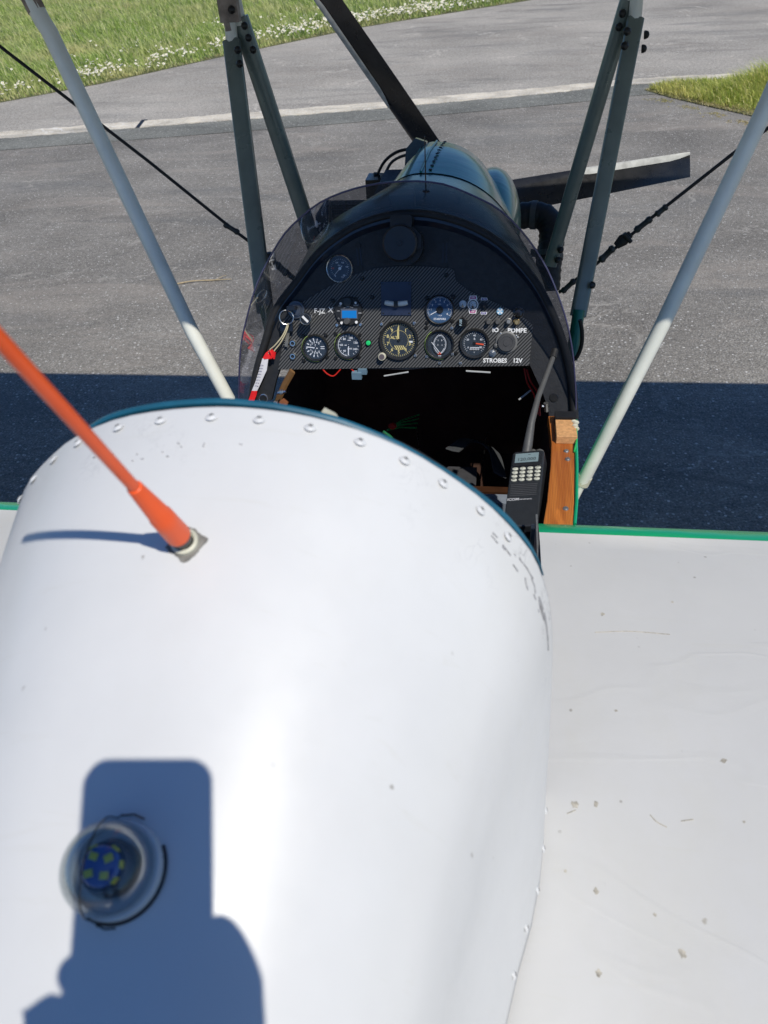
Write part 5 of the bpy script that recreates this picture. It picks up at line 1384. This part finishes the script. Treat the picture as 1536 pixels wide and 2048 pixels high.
rs_, rl = lift(b_, 'long pale lift strut on the right', [.0150, .0150, .0150, .0147, .0092, .0092])
mb = MB(); mb.tube([rl((0.3945, 1.431, 0.8935)), rl((0.3877, 1.429, 0.8726))], .0162, 14); put('end_collar', mb, M_cream, rs_)

# ---- bracing cables with turnbuckles
def cable(pts, lab, fits, hose=None):
    c_ = empty('bracing_cable', pts[0], (0, 0, 0), AC); c_['label'] = lab
    o = Vector(pts[0]); rl = lambda p: tuple(Vector(p) - o)
    mb = MB(); mb.tube([rl(p) for p in pts], .0042, 8); put('cable_wire', mb, M_black, c_)
    for a, b, r_ in fits:
        mb = MB(); A = Vector(a); B = Vector(b); mb.tube([rl(A), rl(A.lerp(B, .15)), rl(A.lerp(B, .3)), rl(A.lerp(B, .7)), rl(A.lerp(B, .85)), rl(B)], [r_ * .7, r_, r_ * .75, r_ * .75, r_, r_ * .7], 10); put('turnbuckle', mb, simple('grey_fitting', (.05, .055, .055), .45, .5), c_)
    return c_, rl
cl_, rl = cable([(-1.0424, 2.02, 1.7058), (-0.719, 2.02, 1.4254), (-0.5232, 2.02, 1.2472), (-0.4367, 2.02, 1.1756), (-0.3641, 2.02, 1.106)], 'left bracing cable with clevis and turnbuckle', [((-0.5504, 2.02, 1.2662), (-0.513, 2.02, 1.2417), .0085), ((-0.4212, 2.015, 1.1578), (-0.3926, 2.015, 1.1295), .012), ((-0.3897, 2.01, 1.1315), (-0.3545, 2.01, 1.0971), .0075)])
mb = MB(); mb.box(rl((-0.4359, 2.01, 1.1737)), (.03, .02, .028)); mb.tube([rl((-0.4345, 2.01, 1.1916)), rl((-0.4342, 2.01, 1.157))], .008, 8); put('clevis', mb, M_black, cl_)
cr_, rl = cable([(0.7911, 2.02, 1.4708), (0.7265, 2.02, 1.4193), (0.5533, 2.02, 1.2637), (0.5, 2.02, 1.212), (0.4329, 2.02, 1.1477), (0.3472, 2.02, 1.0731)], 'right bracing cable with clevis and turnbuckle', [((0.5889, 2.02, 1.2945), (0.5662, 2.02, 1.2732), .009), ((0.5566, 2.02, 1.2661), (0.5214, 2.02, 1.2344), .0095), ((0.4736, 2.01, 1.198), (0.4431, 2.01, 1.162), .0105), ((0.3848, 2.01, 1.1116), (0.3541, 2.01, 1.0787), .009)])
mb = MB(); mb.tube([rl((0.511, 2.01, 1.2304)), rl((0.4935, 2.01, 1.2156)), rl((0.4783, 2.01, 1.2005))], [.008, .015, .009], 10, 0, (1, .5)); mb.tube([rl((0.4923, 2, 1.2353)), rl((0.5122, 2, 1.2138))], .0055, 8); put('clevis', mb, M_black, cr_)

# ---- undercarriage below
for sx in (1, -1):
    w = empty('wheel', (sx * .62, 1.45, .19), (0, R(90), 0), AC)
    mb = MB(); mb.lathe([(.12, -.045), (.16, -.05), (.185, -.035), (.19, 0), (.185, .035), (.16, .05), (.12, .045)], 32); put('tyre', mb, M_tyre, w)
    mb = MB(); mb.lathe([(0, -.03), (.12, -.042), (.122, .0), (.12, .042), (0, .03)], 24); put('rim', mb, M_dull, w)
    mb = MB(); mb.tube([(sx * .26, 1.5, .68), (sx * .60, 1.45, .20)], .016, 10); put('gear_leg', mb, M_tubegreen, AC)
mb = MB(); mb.box((0, -1.65, 1.35), (.02, .5, .6)); mb.box((0, -1.7, .66), (.02, .3, .30)); put('tail_fin', mb, M_green, AC, smooth=False)
w = empty('tail_wheel', (0, -1.75, .07), (0, R(90), 0), AC); mb = MB(); mb.lathe([(0, -.02), (.06, -.02), (.07, 0), (.06, .02), (0, .02)], 20); put('tyre', mb, M_tyre, w)
mb = MB(); mb.tube([(0, -1.65, .62), (0, -1.75, .08)], .012, 8); put('tail_leg', mb, M_dull, AC)

# ================================================================== THINGS THAT ARE NOT PART OF THE AIRCRAFT
# hand-held radio standing in the side pocket
r0_ = Vector((0.2498, 1.1297, 1.1587)); r1_ = Vector((0.237, 0.973, 1.1277))
vr = (r0_ - r1_).normalized()
toc = (CAM - r0_).normalized()
rt_ = vr.cross(toc).normalized(); nr_ = rt_.cross(vr).normalized()
# turn it slightly so that its right flank shows
rotm = Matrix((( rt_.x, vr.x, nr_.x, 0), (rt_.y, vr.y, nr_.y, 0), (rt_.z, vr.z, nr_.z, 0), (0, 0, 0, 1)))
rot_r = (Matrix.Rotation(R(-14), 4, vr) @ rotm).to_euler()
radio = empty('handheld_radio', tuple(r0_), rot_r)
tag(radio, 'black hand-held airband radio with keypad and long rubber antenna beside the wooden longeron', 'radio')
RW, RH, RD = .0560, .170, .030
def rrect(w, h, r_, y0=0., n=5, taper=1.0):
    pts = []
    for cx_, cy_, a0 in ((w / 2 - r_, -r_, 0), (-w / 2 + r_, -r_, 90), ((-w / 2 + r_) * taper, -h + r_, 180), ((w / 2 - r_) * taper, -h + r_, 270)):
        for k in range(n + 1): a = R(a0 + 90 * k / n); pts.append((cx_ + r_ * math.cos(a), y0 + cy_ + r_ * math.sin(a)))
    return pts
mb = MB(); mb.prism(rrect(RW, RH, .007), -RD, 0); body = put('radio_body', mb, M_radio, radio)
bv = body.modifiers.new('edge', 'BEVEL'); bv.width = .0025; bv.segments = 3; bv.limit_method = 'ANGLE'
mb = MB(); mb.prism(rrect(.050, .034, .005, -.003), .0000, .0022); put('screen_frame', mb, simple('frame_gloss', (.018, .02, .024), .15, 0, .8), radio)
mb = MB(); mb.box((-.001, -.0185, .0024), (.0400, .0215, .0008)); put('radio_screen', mb, M_lcd, radio, smooth=False)
mb = MB(); text_into(mb, '120.000', .0100, -.001, -.0225, .0028, 0, 0, .0002, .01); mb.box((.003, -.0115, .0029), (.004, .0012, .0002)); put('screen_digits', mb, M_lcdink, radio)
kb = MB(); kb.lathe([(.0052, 0), (.0050, .0014), (.0040, .0020), (0, .0022)], 14, 0, Matrix.Diagonal((1, .62, 1, 1))); key_me = kb.mesh('radio_key', [M_key])
klab = ['1', '2', '3', 'CLR', '4', '5', '6', 'A', '7', '8', '9', 'B', 'MR', '0', 'EN', 'F']
mbk = MB()
for r_ in range(4):
    for c_ in range(4):
        x = -.0190 + .0128 * c_; y = -.0425 - .0086 * r_
        share('radio_key', key_me, radio, (x, y, .0004)); text_into(mbk, klab[r_ * 4 + c_], .0034, x, y, .0026, 0, 0, .0001, .01)
put('key_legends', mbk, M_lcdink, radio)
for k in range(7):
    mb = MB(); mb.box((-.001, -.0795 - .0040 * k, .0003), (.0440, .0016, .0012)); put('grille_slat', mb, simple('grille_grey', (.06, .062, .068), .5), radio, smooth=False)
mb = MB(); text_into(mb, 'ICOM', .0075, -.0165, -.1120, .0003, 0, 0, .0002, .03); text_into(mb, 'VHF AIR BAND', .0032, .0040, -.1125, .0003, 0, 0, .0002, .02); put('maker_lettering', mb, simple('grey_lettering', (.5, .5, .52), .5), radio)
mb = MB(); mb.lathe([(.0075, 0), (.0075, .010), (.0060, .011), (0, .011)], 14, 0, Matrix.Translation((.0165, .0, -.014)) @ Matrix.Rotation(R(-90), 4, 'X')); mb.lathe([(.0055, 0), (.0055, .013), (0, .013)], 12, 0, Matrix.Translation((.0050, 0, -.014)) @ Matrix.Rotation(R(-90), 4, 'X')); put('volume_knob', mb, simple('grey_knob', (.09, .09, .085), .5), radio)
mb = MB(); mb.lathe([(.0060, 0), (.0060, .010), (0, .010)], 14, 0, Matrix.Translation((-.0060, 0, -.012)) @ Matrix.Rotation(R(-90), 4, 'X')); put('antenna_socket', mb, M_dull, radio)
R3 = (Matrix.Translation(r0_) @ rot_r.to_matrix().to_4x4()).inverted()
q0 = R3 @ (Matrix.Translation(r0_) @ rot_r.to_matrix().to_4x4() @ Vector((-.006, .008, -.012))); 
ra = [q0] + [R3 @ Vector(p) for p in ((0.2539, 1.176, 1.188), (0.2648, 1.2253, 1.2099), (0.2927, 1.3168, 1.245), (0.2953, 1.3278, 1.2517))]
mb = MB(); pth = [ra[0], ra[0].lerp(ra[1], .25), ra[1], ra[2], ra[3]]; mb.tube(pth, [.0086, .0084, .0062, .0052, .0046], 12)
for k in range(3): c_ = ra[0].lerp(ra[1], .66 + .07 * k); mb.tube([c_, c_.lerp(ra[1], .06)], .0070, 12)
put('radio_antenna', mb, M_rubgrey, radio)
mb = MB(); mb.tube([ra[3].lerp(ra[2], .04), ra[4]], [.0066, .0064], 12); put('antenna_tip', mb, M_black, radio)

# key ring with red and white ribbon hanging from the ignition
kp = pw(*(-0.2188, 0.1194), .012)
keys = empty('key_ring', tuple(kp)); tag(keys, 'keys on a steel ring in the ignition with red and white ribbon tag', 'keys')
def kw(u, v, w): return tuple(pw(u, v, w) - kp)
kc = (-0.2207, 0.1223)
mb = MB(); mb.box((0, 0, 0), (.016, .008, .030)); bk_ = put('key_head', mb, M_gloss, keys, kw(kc[0], kc[1], .020), PR, smooth=False)
rc = (-0.2331, 0.1035)
mb = MB(); mb.lathe([(.0140 + .0012 * math.cos(a), .0012 * math.sin(a)) for a in [i * math.pi / 4 for i in range(9)]], 36); put('split_ring', mb, M_steel, keys, kw(rc[0], rc[1], .024), (R(70), R(12), R(8)))
for p, w_, h_, m_, nm in (((-0.2361, 0.0846), .026, .018, M_gloss, 'fob'), ):
    mb = MB(); mb.box((0, 0, 0), (w_, h_, .006)); put(nm, mb, m_, keys, kw(p[0], p[1], .014), PR, smooth=False)
mb = MB(); a_ = (-0.2344, 0.0766); b_ = (-0.2402, 0.0442)
bar_into(mb, a_[0], a_[1], b_[0], b_[1], .0075, .010, 0, .0018, .0060)
for k in range(5): t = .35 + .13 * k; mb.box((a_[0] + (b_[0] - a_[0]) * t - .004, a_[1] + (b_[1] - a_[1]) * t, .0109), (.003, .0018, .0018))
mk = put('key_blade', mb, simple('old_key_steel', (.30, .27, .22), .4, .7), keys, tuple(PO - kp), PR)
mb = MB(); mb.tube(smooth_line([tuple(pw(*p, w_) - kp) for p, w_ in zip([(-0.2295, 0.0916), (-0.2356, 0.0746), (-0.2494, 0.0523), (-0.2653, 0.0348), (-0.2723, 0.0235)], (.022, .022, .02, .018, .016))], 14), .0013, 6)
mb.tube(smooth_line([tuple(pw(*p, w_) - kp) for p, w_ in zip([(-0.2305, 0.0916), (-0.2422, 0.0685), (-0.2603, 0.0481), (-0.2725, 0.0388), (-0.2773, 0.0296)], (.024, .024, .022, .018, .016))], 14), .0013, 6); put('cord', mb, M_ivory, keys)
mb = MB()
def ribbon(px, mi, w0=.016, wave=.001, w1=.012):
    P = px; n_ = len(P) - 1
    out = []
    for i, (l, r_) in enumerate(P):
        out.append([tuple(pw(l[0], l[1], .016 + wave * math.sin(i * 2)) - kp), tuple(pw((l[0] + r_[0]) / 2, (l[1] + r_[1]) / 2, .019 + wave * math.cos(i * 3)) - kp), tuple(pw(r_[0], r_[1], .0165) - kp)])
    back = [[tuple(Vector(q) - PN * .0012) for q in row] for row in out]
    mb.grid(out, mi); mb.grid(back, mi)
    for s_ in (0, 2): mb.grid([[r_[s_] for r_ in out], [r_[s_] for r_ in back]], mi)
Lp = [(-0.2692, 0.0419), (-0.2826, 0.0316), (-0.2908, 0.0202), (-0.2987, -0.0037), (-0.309, -0.029), (-0.3178, -0.0471), (-0.3205, -0.0546), (-0.3269, -0.0686)]; Rp = [(-0.2611, 0.0328), (-0.264, 0.0194), (-0.2779, 0.0193), (-0.2825, -0.0035), (-0.2947, -0.0267), (-0.3057, -0.0469), (-0.3073, -0.0544), (-0.3136, -0.0684)]
ribbon(list(zip(Lp[:3], Rp[:3])), 0, wave=.003); ribbon(list(zip(Lp[2:6], Rp[2:6])), 1); ribbon(list(zip(Lp[5:], Rp[5:])), 0)
put('ribbon_tag', mb, [M_redcloth, M_whitecloth], keys)
mb = MB(); mb.tube(smooth_line([tuple(pw(*p, .022) - kp) for p in [(-0.2737, 0.0378), (-0.2688, 0.0297), (-0.2725, 0.0204), (-0.2658, 0.0246)]], 10), .0016, 6); put('ribbon_knot', mb, M_redcloth, keys)
# a row of faint print on the ribbon
mb = MB(); pa = (-0.2915, 0.0078); pb = (-0.305, -0.0353)
for k in range(8):
    t = k / 7
    bar_into(mb, pa[0] + (pb[0] - pa[0]) * t - .0035, pa[1] + (pb[1] - pa[1]) * t, pa[0] + (pb[0] - pa[0]) * t + .0035, pa[1] + (pb[1] - pa[1]) * t - .001, .0012, .0196, 0, .0003)
put('ribbon_print', mb, M_greyprint, keys, tuple(PO - kp), PR)

# ---- the phone that takes the picture and the person who holds it (behind the lens; they cast the shadow on the deck)
def cb(a, b, c=0.): return CAM + cr * a + cu * b - cf * c       # a right, b up, c towards the photographer
PHM = Matrix.Identity(4)
for i in range(3):
    PHM[i][0] = cr[i]; PHM[i][1] = cu[i]; PHM[i][2] = -cf[i]
pc = cb(-.0258, .0128, .002)
PHM[0][3], PHM[1][3], PHM[2][3] = pc
phone = bpy.data.objects.new('phone', None); col.objects.link(phone); phone.matrix_world = PHM
tag(phone, 'smartphone held over the white deck, its shadow falls beside the clear beacon', 'phone')
mb = MB(); mb.prism(rrect(.0705, .146, .0125, 0, 8), .0, .0078); put('phone_body', mb, M_gloss, phone)
mb = MB(); mb.prism(rrect(.066, .1415, .0105, -.00225, 8), .0079, .0083); put('phone_screen', mb, simple('phone_glass', (.01, .01, .012), .08), phone)

def skin_mesh(name, verts, edges, radii, mat, parent, sub=2, loc=(0, 0, 0)):
    me = bpy.data.meshes.new(name); me.from_pydata([tuple(v) for v in verts], edges, [])
    o = bpy.data.objects.new(name, me); col.objects.link(o)
    md = o.modifiers.new('skin', 'SKIN')
    for i, r_ in enumerate(radii):
        sv = me.skin_vertices[0].data[i]
        sv.radius = (r_, r_) if isinstance(r_, float) else r_
        sv.use_root = (i == 0)
    ss = o.modifiers.new('smooth', 'SUBSURF'); ss.levels = sub; ss.render_levels = sub
    me.materials.append(mat)
    if parent: o.parent = parent
    return o
person = empty('person', (.46, -.62, 0)); tag(person, 'person in a dark jacket leaning over the deck and holding up a phone', 'person')
po = Vector((.46, -.62, 0)); rp = lambda p: tuple(Vector(p) - po)
wr1 = cb(.020, -.160, .046); el1 = Vector((.50, -.42, 1.42)); wrL = cb(-.076, -.152, .055)
# one continuous body: pelvis, spine, neck, head, arms, legs
Vb = [rp((.46, -.66, .98)), rp((.46, -.64, 1.18)), rp((.45, -.58, 1.40)), rp((.44, -.53, 1.56)), rp((.43, -.50, 1.66)), rp((.42, -.47, 1.78)), rp((.42, -.46, 1.88)),
      rp((.62, -.53, 1.55)), rp((.47, -.44, 1.46)), rp(cb(.050, -.34, .04)), rp(wr1),
      rp((.27, -.53, 1.55)), rp((.16, -.46, 1.46)), rp(cb(-.115, -.33, .06)), rp(wrL),
      rp((.56, -.66, .92)), rp((.57, -.62, .50)), rp((.57, -.66, .10)), rp((.57, -.54, .05)),
      rp((.36, -.66, .92)), rp((.35, -.62, .50)), rp((.35, -.66, .10)), rp((.35, -.54, .05)), rp(cb(.000, -.118, .034)), rp(cb(-.066, -.128, .040))]
Eb = [(0, 1), (1, 2), (2, 3), (3, 4), (4, 5), (5, 6), (3, 7), (7, 8), (8, 9), (9, 10), (3, 11), (11, 12), (12, 13), (13, 14), (0, 15), (15, 16), (16, 17), (17, 18), (0, 19), (19, 20), (20, 21), (21, 22), (10, 23), (14, 24)]
Rb = [(.15, .11), (.13, .10), (.15, .11), (.12, .09), .055, .085, .075, .060, .052, .046, .043, .060, .052, .046, .042, .085, .058, .042, .035, .085, .058, .042, .035, .030, .028]
skin_mesh('body', Vb, Eb, Rb, M_jacket, person)
# right hand: palm, four fingers closing round the lower left edge, thumb on the right
hv = [rp(cb(.014, -.180, .046)), rp(cb(.011, -.126, .030)), rp(cb(-.020, -.092, .024))]
he = [(0, 1), (1, 2)]; hr = [.038, .038, .026]
def finger(points, radii):
    o = len(hv); hv.extend([rp(cb(*p)) for p in points]); he.append((1 if points[0][1] < -.11 or points[0][0] > .02 else 2, o))
    he.extend([(o + i, o + i + 1) for i in range(len(points) - 1)]); hr.extend(radii)
finger([(.0235, -.095, .018), (.018, -.078, .014), (.008, -.066, .013)], [.0165, .0125, .009])
for dy, ext in ((.0, .0), (-.017, .003), (-.034, .001), (-.050, -.004)):
    finger([(-.035, -.100 + dy * .8, .020), (-.056, -.094 + dy, .016), (-.064 - ext, -.094 + dy, .006), (-.058 - ext, -.094 + dy, -.005), (-.042, -.094 + dy, -.008)], [.0095, .0085, .0078, .0070, .0062])
skin_mesh('hand', hv, he, hr, M_skin, person)
# left hand steadying from below
hv = [rp(cb(-.084, -.180, .055)), rp(cb(-.066, -.136, .036)), rp(cb(-.048, -.112, .026))]; he = [(0, 1), (1, 2)]; hr = [.030, .030, .018]
for k in range(4): finger([(-.050 + .014 * k, -.132, .018), (-.040 + .014 * k, -.134, .004), (-.030 + .014 * k, -.126, -.010), (-.026 + .014 * k, -.114, -.013)], [.0085, .008, .0072, .006])
finger([(-.072, -.126, .026), (-.072, -.112, .018), (-.062, -.101, .014)], [.0105, .0095, .008])
skin_mesh('hand', hv, he, hr, M_skin, person)
# head shape, hair, face
hd = Vector((.42, -.455, 1.83))
mb = MB(); mb.ball(tuple(hd + Vector((0, -.015, .02)) - po), .108, 20, 0, (.88, 1.05, 1.05)); put('hair', mb, M_hair, person)
mb = MB(); mb.ball(tuple(hd + Vector((0, .03, -.02)) - po), .090, 20, 0, (.80, .92, 1.15)); mb.ball(tuple(hd + Vector((0, .118, -.02)) - po), .016, 8, 0, (.7, 1, 1.5))
for s_ in (-1, 1): mb.ball(tuple(hd + Vector((s_ * .076, .01, -.015)) - po), .022, 8, 0, (.4, .8, 1.2)); mb.ball(tuple(hd + Vector((s_ * .030, .106, .005)) - po), .011, 8, 1)
mb.ball(tuple(hd + Vector((0, .104, -.060)) - po), .020, 8, 2, (1, .4, .3))
put('face', mb, [M_skin, M_print, simple('lips', (.4, .12, .1), .5)], person)
for sx in (.57, .35):
    mb = MB(); mb.box((sx - .46, .06, .04), (.10, .28, .08)); put('shoe', mb, M_black, person)
